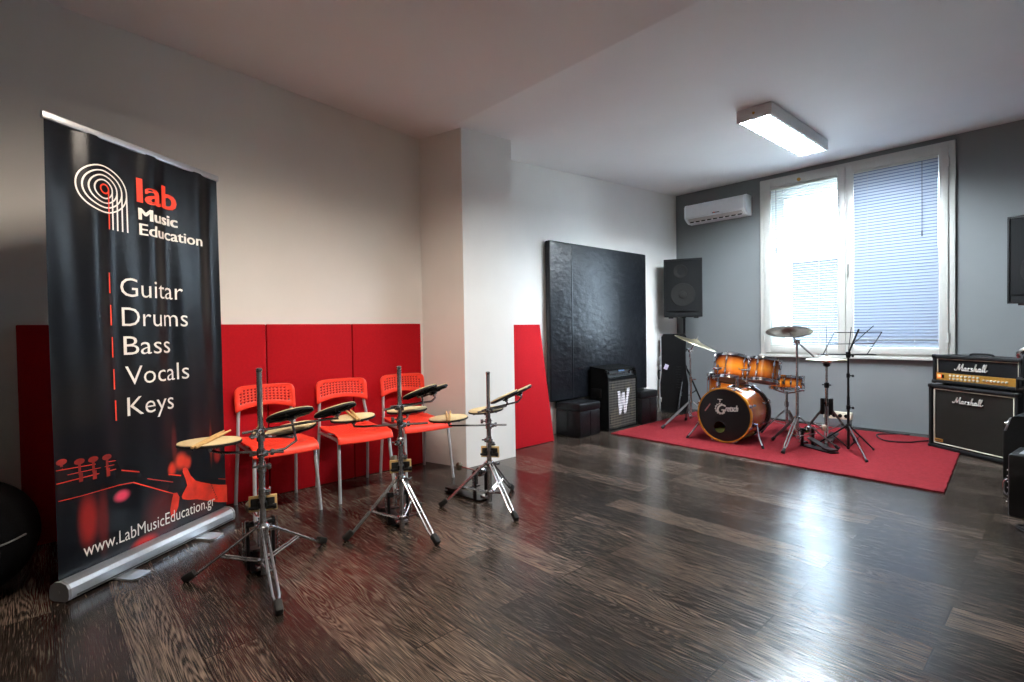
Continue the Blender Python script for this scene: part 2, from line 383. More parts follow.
# venetian blinds hung in the sashes
SL = slat_mat()
def blind(x0, x1, ztop, zrail, zend, pitch, tilt, label):
    t = thing('venetian_blind', label, 'blind', ((x0+x1)/2, 6.845, zend), group='venetian blinds on the window')
    w = x1-x0; H = ztop-zend
    b = B(); b.box((0, 0, H-.014), (w, .028, .026), bev=.003); b.done('head_rail', FRAME_W, t)
    b = B(); z = H-.05; hw = .024 if tilt > 1 else .016; dx = hw*math.cos(tilt); dz = hw*math.sin(tilt)
    while z > .015:
        if abs(z-(zrail-zend)) > .014 or zrail == zend:
            b.mesh([(-w/2, -dx, z+dz), (w/2, -dx, z+dz), (w/2, 0, z+.003), (-w/2, 0, z+.003), (w/2, dx, z-dz), (-w/2, dx, z-dz)], [(0, 1, 2, 3), (3, 2, 4, 5)])
        z -= pitch
    b.done('slats', SL, t, ang=60, fix=False)
    if tilt > 1:      # added opaque bars paint the dark shade lines between the closed slats
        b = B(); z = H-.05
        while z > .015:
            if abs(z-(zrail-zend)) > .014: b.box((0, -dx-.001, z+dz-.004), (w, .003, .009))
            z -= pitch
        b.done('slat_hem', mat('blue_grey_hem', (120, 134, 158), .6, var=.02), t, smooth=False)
    b = B(); b.box((0, 0, zrail-zend+.006), (w, .026, .016), bev=.003); b.done('bottom_rail', FRAME_W if zrail == zend else GREYPL, t)
    for f in (.18, .74):
        b = B()
        for yy in (-.0135, .0135): b.cyl((-w/2+w*f, yy, .0), (-w/2+w*f, yy, H-.02), .0011, seg=5)
        b.done('ladder_cord', FRAME_W, t)
    b = B(); xx = -w/2+.07 if zrail == zend else w/2-.13
    b.cyl((xx, -.018, H-.03), (xx, -.018, H-.75), .003, seg=6); b.cyl((xx, -.018, H-.75), (xx, -.018, H-.81), .006, seg=6); b.done('tilt_wand', GREYPL, t)
blind(-2.632, -1.898, 2.882, .915, .915, .029, R_(4), 'white venetian blind with open slats over the sash beside the air conditioner')
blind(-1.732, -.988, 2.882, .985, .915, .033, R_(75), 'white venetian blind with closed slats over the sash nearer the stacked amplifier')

b = B(); b.box((-15, 47.2, -3.65), (150, 80, .1)); struct(b.done('ground', mat('pale_concrete', (222, 220, 214), .9, var=.04, scale=.4), smooth=False))  # unseen pale plane outside, added to bounce sky light up onto the ceiling
# building across the street
bd = thing('building', 'grey building seen dimly through the open blind slats', 'building', (-30, 60, -3.6))
b = B(); b.box((0, 0, 5.6), (120, 6, 11.2)); b.done('facade', mat('dark_grey_render', (40, 43, 48), .9, var=.04, scale=.6), bd, smooth=False)
b = B(); b.box((0, -.05, 11.28), (120.3, 6.3, .16)); b.done('cornice', PAINT, bd, smooth=False)

# ---------------------------------------------------------------- ceiling lights
def ceiling_light(loc, rz, slope, tube, strength, label, L=1.57, Wd=.275):
    t = thing('ceiling_light', label, 'ceiling light', loc, group='louvred fluorescent ceiling lights', rot=(slope, 0, rz))
    h = .1
    b = B()
    for sx in (-1, 1): b.box((sx*(Wd/2-.006), 0, -h/2), (.012, L, h), bev=.002)
    for sy in (-1, 1): b.box((0, sy*(L/2-.006), -h/2), (Wd-.02, .012, h), bev=.002)
    b.box((0, 0, -.004), (Wd, L, .008)); b.done('housing', mat('white_lamp_housing', (214, 214, 212), .45, var=.02), t, smooth=False)
    b = B(); n = 15
    for i in range(n): b.box((0, -L/2+.012+(i+.5)*(L-.024)/n + (L-.024)/n/2 - .0005, -h+.012), (Wd-.026, .003, .02))
    b.box((0, 0, -h+.012), (.016, L-.026, .02))
    for sx in (-1, 1): b.box((sx*(Wd/2-.018), 0, -h+.012), (.008, L-.026, .022))
    b.done('louver', mat('grey_louver', (70, 71, 74), .4, var=.02), t, smooth=False)
    em = mat('fluorescent_tube_%d' % int(strength*10+tube[0]*100), (250, 250, 250), .5, emit=(tube, strength))
    for sx in (-.068, .068):
        b = B(); b.cyl((sx, -L/2+.03, -.072), (sx, L/2-.03, -.072), .013, seg=8); b.done('fluorescent_tube', em, t)
    b = B(); b.cyl((0, -L/2, -.05), (0, -L/2-.008, -.05), .011, .008, seg=10); b.done('end_screw', GOLD, t)
    return t
COOL, WARM = (.80, .91, 1.0), (1.0, .87, .74)
ceiling_light((-1.825, 5.12, zf(5.12)-.001), R_(2.0), math.atan(.0473), COOL, TUBE_COOL, 'long white louvred ceiling light in front of the window')
ceiling_light((-1.69, 1.13, zn(1.13)-.001), 0, -math.atan(.081), WARM, TUBE_WARM, 'warm ceiling light over the practice kits, only its tip in view')

# ---------------------------------------------------------------- air conditioner
t = thing('air_conditioner', 'white wall-mounted air conditioner beside the window', 'air conditioner', (-3.30, YB-.001, 2.60))
prof = [(0, .25), (-.15, .252), (-.185, .24), (-.2, .205), (-.2, .075), (-.185, .055), (-.14, .02), (-.1, 0), (0, 0)]
b = B(); b.prism([(p[0], p[1]) for p in prof], (-.40, 0, 0), (0, 1, 0), (0, 0, 1), .80); b.done('body', PLAST_W, t, ang=20)
for sx in (-1, 1):
    b = B(); b.prism([(p[0]*1.02, p[1]*1.01) for p in prof], (sx*.405-.012, 0, 0), (0, 1, 0), (0, 0, 1), .024); b.done('end_cap', mat('bright_white_plastic', (240, 244, 248), .3, var=.01), t, ang=20)
b = B(); b.box((0, -.168, .034), (.74, .012, .05), RX(R_(50)), bev=.003); b.done('louver_flap', mat('beige_plastic', (196, 190, 186), .45, var=.02), t)
for i in range(9):
    b = B(); b.box((-.33+i*.0825, -.148, .016), (.05, .03, .012), RX(R_(35))); b.done('air_outlet', DARKGAP, t, smooth=False)
b = B(); b.box((.03, -.2, .083), (.1, .006, .012), bev=.002); b.done('display_strip', GREYPL, t)
b = B(); b.cyl((.01, -.204, .084), (.01, -.206, .084), .008, seg=10); b.done('indicator_lamp', RED_INK, t)

# ---------------------------------------------------------------- wall panels
def red_panel(y0, y1, xb, xt, label):
    t = tag(B().done('acoustic_panel', RED_FAB) if False else _panel(y0, y1, xb, xt), label, 'wall panel', 'red fabric wall panels')
    return t
def _panel(y0, y1, xb, xt):
    b = B(); h = 1.23; lean = math.atan2(xb-xt, h); th = .035
    b.box((0, 0, h/2), (th, y1-y0-.004, h), bev=.006)
    return b.done('acoustic_panel', RED_FAB, loc=(xb-th/2, (y0+y1)/2, 0.002), rot=(0, -lean, 0))
red_panel(-.075, .57, -3.922, -3.922, 'red fabric wall panel half hidden behind the banner, nearest the dark corner')
red_panel(.575, 1.218, -3.922, -3.922, 'red fabric wall panel between the banner edge and the first chair back')
red_panel(1.222, 1.866, -3.922, -3.922, 'red fabric wall panel behind the first and middle red chairs')
red_panel(1.87, 2.508, -3.922, -3.922, 'red fabric wall panel meeting the pillar behind the last red chair')
red_panel(3.325, 3.97, -3.70, -3.89, 'red fabric wall panel leaning beyond the pillar next to the black board')
t = thing('padded_wall_board', 'large square board wrapped in wrinkled black vinyl on the white wall', 'wall board', (-3.87, 5.035, .375))
b = B(); b.box((-.035, 0, .8775), (.07, 1.85, 1.755), bev=.016, seg=3)
b.done('vinyl_cover', VINYL, t)
b = B(); b.box((.001, -.56, .8775), (.004, .016, 1.73), bev=.001); b.done('seam_strip', mat('glossy_black_tape', (24, 28, 34), .28, var=.1), t)
b = B()
for z in (.45, 1.3): b.box((-.079, .4, z), (.018, .06, .08)); b.done('wall_bracket', BLKMET, t); b = B()

# ---------------------------------------------------------------- chairs (front = +x)
def make_chair(label, loc, rz):
    t = thing('chair', label, 'chair', loc, rz, 'red stacking chairs along the panels')
    for sy in (-1, 1):
        b = B()
        b.tube(smooth_path([(-.25, sy*.2, .0), (-.225, sy*.195, .22), (-.2, sy*.188, .43), (-.207, sy*.183, .53), (-.224, sy*.176, .60), (-.236, sy*.168, .70)], 4), .011, 10); b.done('leg', STEEL, t)
        b = B(); b.tube([(.25, sy*.2, 0), (.225, sy*.192, .22), (.205, sy*.185, .385), (.193, sy*.183, .409), (.17, sy*.182, .418), (-.195, sy*.184, .42)], .011, 10); b.done('leg', STEEL, t)
    for x in (.14, -.12):
        b = B(); b.tube([(x, -.182, .412), (x, .182, .412)], .008, 8); b.done('cross_bar', STEEL, t)
    # seat: profile with a rolled front edge, small holes in its rear half
    prof = [(-.215, .452), (-.16, .443), (-.1, .438), (0, .437), (.1, .441), (.16, .444), (.2, .443), (.222, .434), (.235, .415), (.24, .392)]
    def seat(u, v):
        s_ = u*(len(prof)-1); i = min(int(s_), len(prof)-2); f = s_-i
        x = prof[i][0]*(1-f)+prof[i+1][0]*f; z = prof[i][1]*(1-f)+prof[i+1][1]*f
        w = .19+.012*u; y = (2*v-1)
        return (x - (.02*abs(y)**4 if u < .1 else 0), y*w, z + .012*abs(y)**6*(1 if u < .6 else 1-u) + .006*y*y)
    us = [0]; 
    for i in range(11):
        a = .06+i*.042; us += [a, a+.018]
    us += [.56, .6, .64, .68, .72, .76, .8, .84, .88, .92, .96, 1.]
    vs = [0, .04, .08]
    for i in range(12):
        a = .115+i*.065; vs += [a, a+.03]
    vs += [.92, .96, 1.]
    iu = {k for k in range(1, 22, 2)}; iv = {k for k in range(3, 27, 2)}
    b = B(); b.grid(seat, 0, 0, skip=lambda i, j: i in iu and j in iv, us=us, vs=vs); b.done('seat', ORANGE, t, solid=.006, ang=50)
    # backrest with square holes
    def back(u, v):
        y = 2*u-1; z0 = .642+.03*(1-abs(y)**2.2)-.012; z1 = .805
        z = z0+(z1-z0)*v
        r = .045; W_ = .198
        hw = W_
        if z > z1-r: hw = W_ - r + math.sqrt(max(0, r*r-(z-(z1-r))**2))
        if z < z0+.012: hw = W_-.004
        yy = y*hw; lean = (z-.575)*.11
        return (-.203-lean-.022*(1-y*y), yy, z + .006*(1-y*y))
    us = [0, .05]
    for i in range(14):
        a = .082+i*.061; us += [a, a+.034]
    us += [.95, 1.]
    vs = [0, .07, .15]
    for i in range(5):
        a = .24+i*.128; vs += [a, a+.07]
    vs += [.9, .94, .97, 1.]
    iu = {k for k in range(2, 30, 2)}; iv = {k for k in range(3, 13, 2)}
    def sk(i, j): return i in iu and j in iv and not (j == 11 and i in (2, 28))
    b = B(); b.grid(back, 0, 0, skip=sk, us=us, vs=vs); b.done('backrest', ORANGE, t, solid=.007, ang=50)
    return t
make_chair('red chair beside the banner, behind the first practice pad kit', (-3.635, 1.175, 0), R_(-2.5))
make_chair('middle chair of the three red chairs, between two practice pad kits', (-3.63, 1.725, 0), R_(-4.5))
make_chair('red chair closest to the white pillar', (-3.635, 2.255, 0), R_(-6))

# ---------------------------------------------------------------- roll-up banner (local x along the base, front = -y)
bn = thing('roll_up_banner', 'tall black roll-up banner with white lettering standing before the red panels', 'banner', (-3.061, .058, 0), R_(125.665))
LB, HB = .957, 2.12
def rip(u, v):   # ripple of the hanging sheet
    k = min(1, max(0, (v-.1)/1.2))
    return -.004 + k*(.0075*math.sin(u*21+.9*math.sin(v*1.6)) + .0035*math.sin(u*39+v*1.1+1)) - .012*max(0, (v-1.9)/.2)*0
def onb(off): return lambda x, y: (x, rip(x, y)-off, y)
prof = [(a*1.08-.032, c) for a, c in ((-.045, .012), (-.05, .03), (-.048, .06), (-.036, .078), (-.012, .086), (.02, .084), (.04, .07), (.048, .045), (.046, .012), (.03, .004), (-.03, .004))]
b = B(); b.prism(prof, (-.02, 0, 0), (0, 1, 0), (0, 0, 1), LB+.02); case = b.done('base_cassette', ALU, bn, ang=25)
for x in (-.032, LB):
    b = B(); b.prism([(p[0]*1.02, p[1]*1.03) for p in prof], (x, 0, 0), (0, 1, 0), (0, 0, 1), .012); b.cyl((x-.001, -.032, .045), (x+.013, -.032, .045), .006); b.done('end_cap', mat('grey_end_cap', (150, 152, 154), .45, .3, var=.03), case, ang=25)
b = B(); b.box((LB/2, -.083, .022), (LB-.01, .004, .008)); b.done('cassette_groove', GREYPL, case, smooth=False)
for x in (.235, .715):
    b = B(); b.prism([(-.05, -.175), (-.035, -.19), (.035, -.19), (.05, -.175), (.05, .12), (-.05, .12)], (x, 0, .001), (1, 0, 0), (0, 1, 0), .009); b.done('foot', ALU, bn)
b = B(); b.cyl((LB/2, .035, .03), (LB/2, .035, HB), .011); b.done('support_pole', ALU, bn)
b = B(); b.box((.488, -.002, HB+.012), (1.01, .02, .034), bev=.005); b.done('top_rail', ALU, bn)
def banner_mat():
    m = mat('banner_print', (6, 7, 13), .28, var=.15, scale=3, spec=.36)
    nt = m.node_tree; N = nt.nodes.new; L = nt.links.new; bs = nt.nodes['Principled BSDF']
    src = bs.inputs['Base Color'].links[0].from_socket
    tc = N('ShaderNodeTexCoord')
    for (cx, cz, rx, rz, col) in ((.13, .30, .05, .13, (150, 28, 22)), (.20, .27, .03, .16, (96, 20, 18)), (.30, .365, .045, .03, (235, 70, 100)), (.53, .2, .12, .14, (84, 18, 16)), (.66, .45, .045, .05, (235, 70, 40)),
                                  (.60, .42, .03, .04, (220, 60, 36)), (.70, .43, .03, .04, (220, 56, 34)), (.62, .55, .02, .12, (86, 26, 20)), (.42, .08, .08, .04, (190, 30, 24)), (.80, .18, .12, .1, (70, 14, 14)), (.93, .42, .03, .05, (150, 30, 22)), (.88, .5, .012, .14, (120, 40, 28))):
        mp = N('ShaderNodeMapping'); L(tc.outputs['Object'], mp.inputs[0])
        mp.vector_type = 'POINT'; mp.inputs['Scale'].default_value = (1/rx, 0, 1/rz); mp.inputs['Location'].default_value = (-cx/rx, 0, -cz/rz)
        ln = N('ShaderNodeVectorMath'); ln.operation = 'LENGTH'; L(mp.outputs[0], ln.inputs[0])
        mr = N('ShaderNodeMapRange'); mr.interpolation_type = 'SMOOTHSTEP'; mr.inputs['From Min'].default_value = .35; mr.inputs['From Max'].default_value = 1.25; mr.inputs['To Min'].default_value = .9; mr.inputs['To Max'].default_value = 0
        L(ln.outputs['Value'], mr.inputs['Value'])
        mx = N('ShaderNodeMix'); mx.data_type = 'RGBA'; L(mr.outputs[0], mx.inputs['Factor']); L(src, mx.inputs['A']); mx.inputs['B'].default_value = (*lin(col), 1)
        src = mx.outputs['Result']
    L(src, bs.inputs['Base Color'])
    return m
b = B(); b.grid(lambda u, v: (-.01+u*.995+.008*(1-v)*u, rip(u, .05+v*2.07), .05+v*2.07), 90, 60); sheet = b.done('banner_sheet', banner_mat(), bn, ang=180, fix=False)
def ink(name, b, m, label=None): return b.done(name, m, sheet, smooth=False, label=label)
def at_(x0, y0, off=.0035, sl=0.): return lambda x, y: onb(off)(x0+x, y0+y+sl*x)
b = B(); [text(b, 'lab', .242, .125*.98, at_(.431+dx, 1.861), offset=.012) for dx in (0, .003, .006)]; ink('heading_lettering', b, RED_INK)
b = B(); [text(b, 'Music', .238, .058, at_(.436+dx, 1.769+dy)) for dx in (0, .002, .004, .006, .008) for dy in (0, .002)]; ink('subheading_lettering', b, WHITE_INK)
b = B(); [text(b, 'Education', .402, .059, at_(.438+dx, 1.690), offset=.004) for dx in (0, .002, .004)]; ink('subheading_lettering', b, WHITE_INK)
for body, w, y in (('Guitar', .372, 1.363), ('Drums', .393, 1.213), ('Bass', .276, 1.067), ('Vocals', .385, .914), ('Keys', .28, .756)):
    b = B(); text(b, body, w, .094, at_(.328+(1.363-y)*.026, y), offset=-.004); ink('list_lettering', b, WHITE_INK)
b = B(); text(b, 'www.LabMusicEducation.gr', .795, .062, at_(.1, .14, .0035, -.024), offset=-.002); ink('address_lettering', b, WHITE_INK)
for k, y in enumerate((1.374, 1.216, 1.058, .9, .745)):
    b = B(); x = .263+k*.0032; f = onb(.0035); b.mesh([(x, y), (x+.008, y), (x+.008, y+.1), (x, y+.1)], [(0, 1, 2, 3)], lambda p: f(*p)); ink('dash_mark', b, RED_INK)
def rings(b, cx, cy, r, tail, w):
    f = onb(.0032); n = 48
    V = [(cx+(r+s*w/2)*math.cos(2*PI*i/n), cy+(r+s*w/2)*math.sin(2*PI*i/n)*.88) for s in (-1, 1) for i in range(n)]
    b.mesh(V, [(i, (i+1) % n, n+(i+1) % n, n+i) for i in range(n)], lambda p: f(*p))
    x = cx+r; b.mesh([(x-w/2, tail), (x+w/2, tail), (x+w/2, cy), (x-w/2, cy)], [(0, 1, 2, 3)], lambda p: f(*p))
b = B()
for r in (.126, .1, .075, .05): rings(b, .248, 1.875, r, 1.687, .0075)
ink('ring_emblem', b, WHITE_INK)
b = B(); rings(b, .252, 1.877, .024, 1.687, .008); ink('ring_emblem_centre', b, RED_INK)
# printed picture: bass neck and a hand lit red
P_DK = mat('print_dark', (10, 6, 8), .33, var=.1, spec=.36); P_RED = mat('print_red', (226, 58, 38), .36, var=.3, scale=9, spec=.36); P_MID = mat('print_deep_red', (130, 34, 26), .36, var=.3, scale=14, spec=.36)
def shape(name, m, polys, off):
    b = B(); f = onb(off)
    for p in polys: b.mesh(p, [tuple(range(len(p)))], lambda q: f(*q))
    ink(name, b, m)
shape('printed_bass_neck', P_DK, [[(-.004, .43), (.07, .425), (.28, .42), (.36, .415), (.62, .275), (.66, .3), (.66, .37), (.3, .49), (.27, .555), (-.006, .585)]], .0022)
lines = []
for (xa, ya, xb, yb, w) in ((-.006, .51, .27, .505, .004), (-.006, .57, .27, .548, .003), (.0, .432, .1, .426, .003), (.1, .426, .28, .422, .003), (.28, .422, .36, .412, .004), (.36, .412, .62, .268, .006), (.3, .49, .655, .365, .006), (.02, .54, .26, .53, .0025), (.44, .41, .6, .345, .003), (.93, .27, .99, .25, .005)):
    lines.append([(xa, ya), (xb, yb), (xb, yb+w), (xa, ya+w)])
for ln_ in lines: shape('printed_neck_edge', P_RED, [ln_], .0027)
for (x, y) in ((.019, .604), (.095, .588), (.158, .583), (.223, .578)):
    pegs = []; pegs.append([(x+.024*math.cos(a*PI/6), y+.014*math.sin(a*PI/6)) for a in range(12)]); pegs.append([(x-.006, y-.06), (x+.006, y-.06), (x+.006, y), (x-.006, y)])
    pegs.append([(x-.004, y-.095), (x+.014, y-.095), (x+.014, y-.055), (x-.004, y-.055)]); shape('printed_tuning_peg', P_MID, pegs, .0027)
shape('printed_hand', P_RED, [[(.998, .215), (.93, .235), (.86, .262), (.80, .288), (.755, .31), (.72, .35), (.70, .395), (.685, .408), (.67, .405), (.668, .385), (.685, .34), (.695, .30), (.67, .27), (.655, .248), (.66, .232), (.70, .215), (.76, .2), (.84, .165), (.92, .13), (.998, .105)],
                              [(.60, .285), (.625, .28), (.64, .25), (.63, .2), (.6, .15), (.58, .155), (.575, .2), (.588, .25)]], .0027)
b = B(); f = onb(.0031)
for i in range(8):
    a = .865+i*.006; y0 = .27-.003*i; b.mesh([(a, y0-.02*i*.2-.012*i), (a+.005, y0-.012*i-.004), (a+.009, y0-.012*i-.014), (a+.003, y0-.012*i-.016)], [(0, 1, 2, 3)], lambda q: f(*q))
ink('printed_bracelet', b, P_DK)

# ---------------------------------------------------------------- practice pad kits
def pad(t, c, n, r):
    x, y, n = frame_from(n); c = Vector(c)
    b = B(); b.lathe([(0, 0.0), (r*.6, 0), (r-.003, .001), (r, .003), (r, .011), (r-.003, .013), (0, .013)], c-n*.013, n, 32); pd = b.done('pad', RUBBER, t)
    b = B(); b.lathe([(r-.003, -.001), (r-.003, .003), (r-.006, .005), (0, .005)], c, n, 32); b.done('pad_surface', TAN, pd)
    b = B()
    for k in range(8):
        a = 2*PI*k/8; d = x*math.cos(a)+y*math.sin(a); b.box(c-n*.026+d*r*.55, (.004, .004, .004)) if False else b.cyl(c-n*.016+d*r*.25, c-n*.014+d*r*.92, .004, seg=5)
    b.cyl(c-n*.03, c-n*.012, .022); b.done('pad_hub', BLKMET, pd)
    return c-n*.02, n
def clamp(b, c, ax=(0, 0, 1), r=.026, h=.04, wing=(1, 0, 0)):
    c = Vector(c); ax = Vector(ax).normalized(); w = Vector(wing).normalized()
    b.cyl(c-ax*h/2, c+ax*h/2, r*.72, seg=14)
    b.box(c+w*.022, (.03, .03, .028), Matrix((w, ax.cross(w), ax)).transposed(), bev=.005)
    s_ = ax.cross(w); b.cyl(c+w*.03-s_*.035, c+w*.03+s_*.03, .005, seg=8); b.box(c+w*.03+s_*.038, (.012, .018, .03), Matrix((w, s_, ax)).transposed(), bev=.004)
def double_leg(t, top, foot, low, spread=.013, foot_big=True):
    top, foot, low = Vector(top), Vector(foot), Vector(low)
    d = foot-top; s_ = d.cross(Vector((0, 0, 1))).normalized()
    e = top+d*.9; m = top+d*.52
    b = B()
    for k in (-1, 1): b.tube([top+s_*k*spread*.8, m+s_*k*spread, top+d*.8+s_*k*spread, e+s_*k*.004], .0062, 8)
    b.cyl(m-s_*spread*1.3, m+s_*spread*1.3, .006, seg=8); b.cyl(top-s_*spread*1.4, top+s_*spread*1.4, .007, seg=8)
    b.cyl(e-d*.03, foot-d*.03, .009, seg=10); leg = b.done('leg', CHROME_D, t)
    b = B(); q = Vector((d.x, d.y, 0)).normalized(); rot = Matrix((q, Vector((0, 0, 1)).cross(q), Vector((0, 0, 1)))).transposed() @ RY(math.atan2(-d.z, Vector((d.x, d.y, 0)).length)*.8)
    b.box(foot-d.normalized()*.018+Vector((0, 0, .016)), (.062, .032, .034), rot, bev=.008); b.done('rubber_foot', RUBBER, leg)
    b = B()
    for k in (-1, 1): b.tube([low+s_*k*.012, m+s_*k*.01-Vector((0, 0, .004))], .005, 7)
    b.done('brace', CHROME_D, leg)
def stick(p0, p1, label, grp):
    p0, p1 = Vector(p0), Vector(p1); d = (p1-p0); L = d.length; n = d.normalized()
    t = thing('drumstick', label, 'drumstick', p0, group=grp)
    t.rotation_euler = n.to_track_quat('Z', 'Y').to_euler()
    b = B(); b.lathe([(0, 0), (.005, .002), (.0072, .01), (.0073, L*.7), (.0055, L*.9), (.0038, L*.965)], seg=12); b.done('shaft', HICK, t)
    b = B(); b.lathe([(.0036, L*.963), (.0052, L*.975), (.0052, L*.985), (.003, L*.998), (0, L)], seg=12); b.done('tip', HICK, t)
def pedal(loc, rz, label, post=.2, beater=True, bang=R_(-60)):
    """bass drum pedal; the player stands at -x, the beater strikes towards +x"""
    t = thing('bass_drum_pedal', label, 'drum pedal', loc, rz, 'bass drum pedals')
    b = B(); b.prism([(-.31, -.042), (-.31, .042), (-.05, .05), (.05, .05), (.05, -.05), (-.05, -.05)], (0, 0, .004), (1, 0, 0), (0, 1, 0), .008); b.done('base_plate', BLKMET, t)
    b = B(); b.prism([(-.15, -.036), (-.15, .036), (.115, .03), (.13, .015), (.13, -.015), (.115, -.03)], (-.135, 0, .06), (math.cos(.26), 0, math.sin(.26)), (0, 1, 0), -.01); b.done('footboard', mat('dark_cast_metal', (58, 54, 52), .4, .7, var=.2), t)
    b = B(); b.prism([(-.05, -.038), (-.05, .038), (.05, .038), (.05, -.038)], (-.255, 0, .022), (1, 0, 0), (0, 1, 0), .014); b.done('heel_plate', mat('dark_cast_metal', (58, 54, 52)), t)
    for sy in (-1, 1):
        b = B(); b.box((.01, sy*.058, post/2+.01), (.026, .016, post), bev=.004); b.cyl((.01, sy*.068, post-.01), (.01, sy*.03, post-.01), .016); b.done('post', BLKMET, t)
        b = B(); b.cyl((.012, sy*.078, .05), (.012, sy*.078, post+.01), .003, seg=6); b.tube([(.012+.009*math.cos(k*.9), sy*.078+.009*math.sin(k*.9), .065+k*.0028) for k in range(46)], .0017, 5); b.done('spring', CHROME, t)
    b = B(); b.cyl((.01, -.06, post-.01), (.01, .06, post-.01), .009); b.cyl((.01, -.012, post-.01), (.01, .012, post-.01), .032, seg=20); b.done('axle', CHROME, t)
    b = B(); b.tube([(-.022, 0, post-.01), (-.022, 0, .1)], .007, 6); b.done('chain', CHROME_D, t)
    if beater:
        dx, dz = math.sin(bang), math.cos(bang)
        b = B(); b.tube([(.01, 0, post-.01), (.01+dx*.19, 0, post-.01+dz*.19)], .0045, 8); bt = b.done('beater_rod', CHROME, t)
        c = Vector((.01+dx*.205, 0, post-.01+dz*.205)); b = B(); b.lathe([(0, -.03), (.016, -.028), (.024, -.012), (.025, .012), (.015, .026), (0, .028)], c, (dz, 0, -dx), 16); b.done('beater_head', mat('grey_felt', (150, 138, 120), .95, var=.1), bt)
    b = B(); b.box((.062, 0, .03), (.05, .07, .02), bev=.004); b.cyl((.062, .03, .03), (.062, .03, .075), .005, seg=8); b.box((.062, .03, .078), (.008, .03, .014), bev=.003); b.done('hoop_clamp', CHROME, t)
    return t

def pad_kit(pole, top, label, pads, feet, zc, zcl, kick, kz, arms, rz_extra=0):
    P = Vector((*pole, 0)); t = thing('practice_pad_kit', label, 'practice drum pads', P, group='practice pad kits on chrome stands')
    Lc = lambda q: Vector(q)-P
    b = B(); b.cyl((0, 0, .012), (0, 0, .52), .0155); b.lathe([(.0155, 0), (.021, .004), (.021, .04), (.0155, .046)], (0, 0, .5), seg=16); b.done('lower_tube', CHROME_D, t)
    b = B(); b.cyl((0, 0, .52), (0, 0, top), .0128); b.lathe([(.0128, -.004), (.0145, 0), (.0145, .012), (.008, .016), (0, .016)], (0, 0, top-.01), seg=14); b.done('upper_tube', CHROME_D, t)
    b = B(); b.lathe([(.0155, 0), (.028, .005), (.03, .02), (.022, .034), (.0155, .036)], (0, 0, zc-.018), seg=18); b.cyl((.02, 0, zc), (.06, .015, zc+.005), .006, seg=8); b.box((.066, .017, zc+.005), (.012, .03, .018), bev=.004); b.done('tripod_collar', CHROME, t)
    b = B(); b.lathe([(.0155, 0), (.026, .004), (.026, .02), (.0155, .024)], (0, 0, .065), seg=16); b.done('lower_collar', CHROME, t)
    for fx, fy in feet:
        d = Vector((fx-P.x, fy-P.y, 0)); n = d.normalized(); double_leg(t, n*.026+Vector((0, 0, zc)), d, n*.026+Vector((0, 0, .078)))
    for z, w in zcl:
        b = B(); clamp(b, (0, 0, z), wing=w); b.done('clamp', CHROME, t)
    b = B(); clamp(b, (0, 0, kz+.06), wing=(.4, 1, 0)); b.tube([(0, .02, kz+.06), (-.02, .02, kz+.05), (-.02, .01, kz)], .008, 8); b.done('clamp', CHROME, t)
    for nm, c, nrm, r in pads:
        c2, n2 = pad(t, Lc(c), nrm, r)
        a = arms[nm]; pts = [Vector((0, 0, a[0]))] + [Lc(q) for q in a[1]] + [c2-n2*.03, c2]
        dd = (pts[1]-pts[0]).normalized(); pts = [pts[0]-dd*a[2]] + pts
        b = B(); b.tube(pts, .0062, 8); b.cyl(c2-n2*.02, c2+n2*.004, .012); b.done('pad_arm', CHROME_D, t)
    # kick pad: pale board with a black rubber face
    kd, ks = Vector(kick[0]).normalized(), kick[1]
    sx, sy, sn = frame_from(kd)
    rot = Matrix((sx, sy, sn)).transposed(); c = kd*-.03+Vector((0, 0, kz))
    b = B(); b.box(c, (.125, .075, .016), rot, bev=.003); kp = b.done('kick_pad_board', mat('pale_wood', (216, 180, 120)), t)
    for s_ in (-1, 1):
        b = B(); b.box(c+kd*s_*.011, (.106, .054, .01), rot, bev=.003); b.done('kick_pad_rubber', RUBBER, kp)
    b = B(); b.box(kd*-.012+Vector((0, 0, kz)), (.04, .03, .05), rot, bev=.006); b.cyl(sx*-.06+Vector((0, 0, kz-.012)), sx*.06+Vector((0, 0, kz-.012)), .007, seg=8); b.cyl(sx*.045+Vector((0, 0, kz-.012)), sx*.062+Vector((0, 0, kz-.012)), .013, seg=10); b.done('kick_pad_clamp', BLKMET, t)
    return t
def rodj(q, z): return (q[0], q[1], z)
# kit A
A = (-2.642, .785)
pad_kit(A, .995, 'practice pad kit beside the banner, first of the row',
        [('snare', (-2.743, .592, .664), (-.03, .02, 1), .135), ('mid', (-2.79, .978, .668), (-.03, -.16, 1), .128), ('t1', (-2.649, .926, .765), (-.38, -.08, 1), .112), ('t2', (-2.617, 1.143, .765), (-.38, -.14, 1), .108)],
        [(-2.842, .498), (-2.82, 1.15), (-2.235, .719)], .24, [(.595, (1, .3, 0)), (.70, (.6, -1, 0)), (.672, (-1, .4, 0)), (.535, (1, -.5, 0))], ((.93, -.36, 0), 0), .345,
        {'snare': (.598, [(-2.72, .63, .608), (-2.743, .595, .62)], .1), 'mid': (.672, [(-2.74, .91, .64)], .08), 't1': (.592, [(-2.60, .88, .605), (-2.61, .94, .635)], .05), 't2': (.703, [(-2.6, 1.09, .722)], .08)})
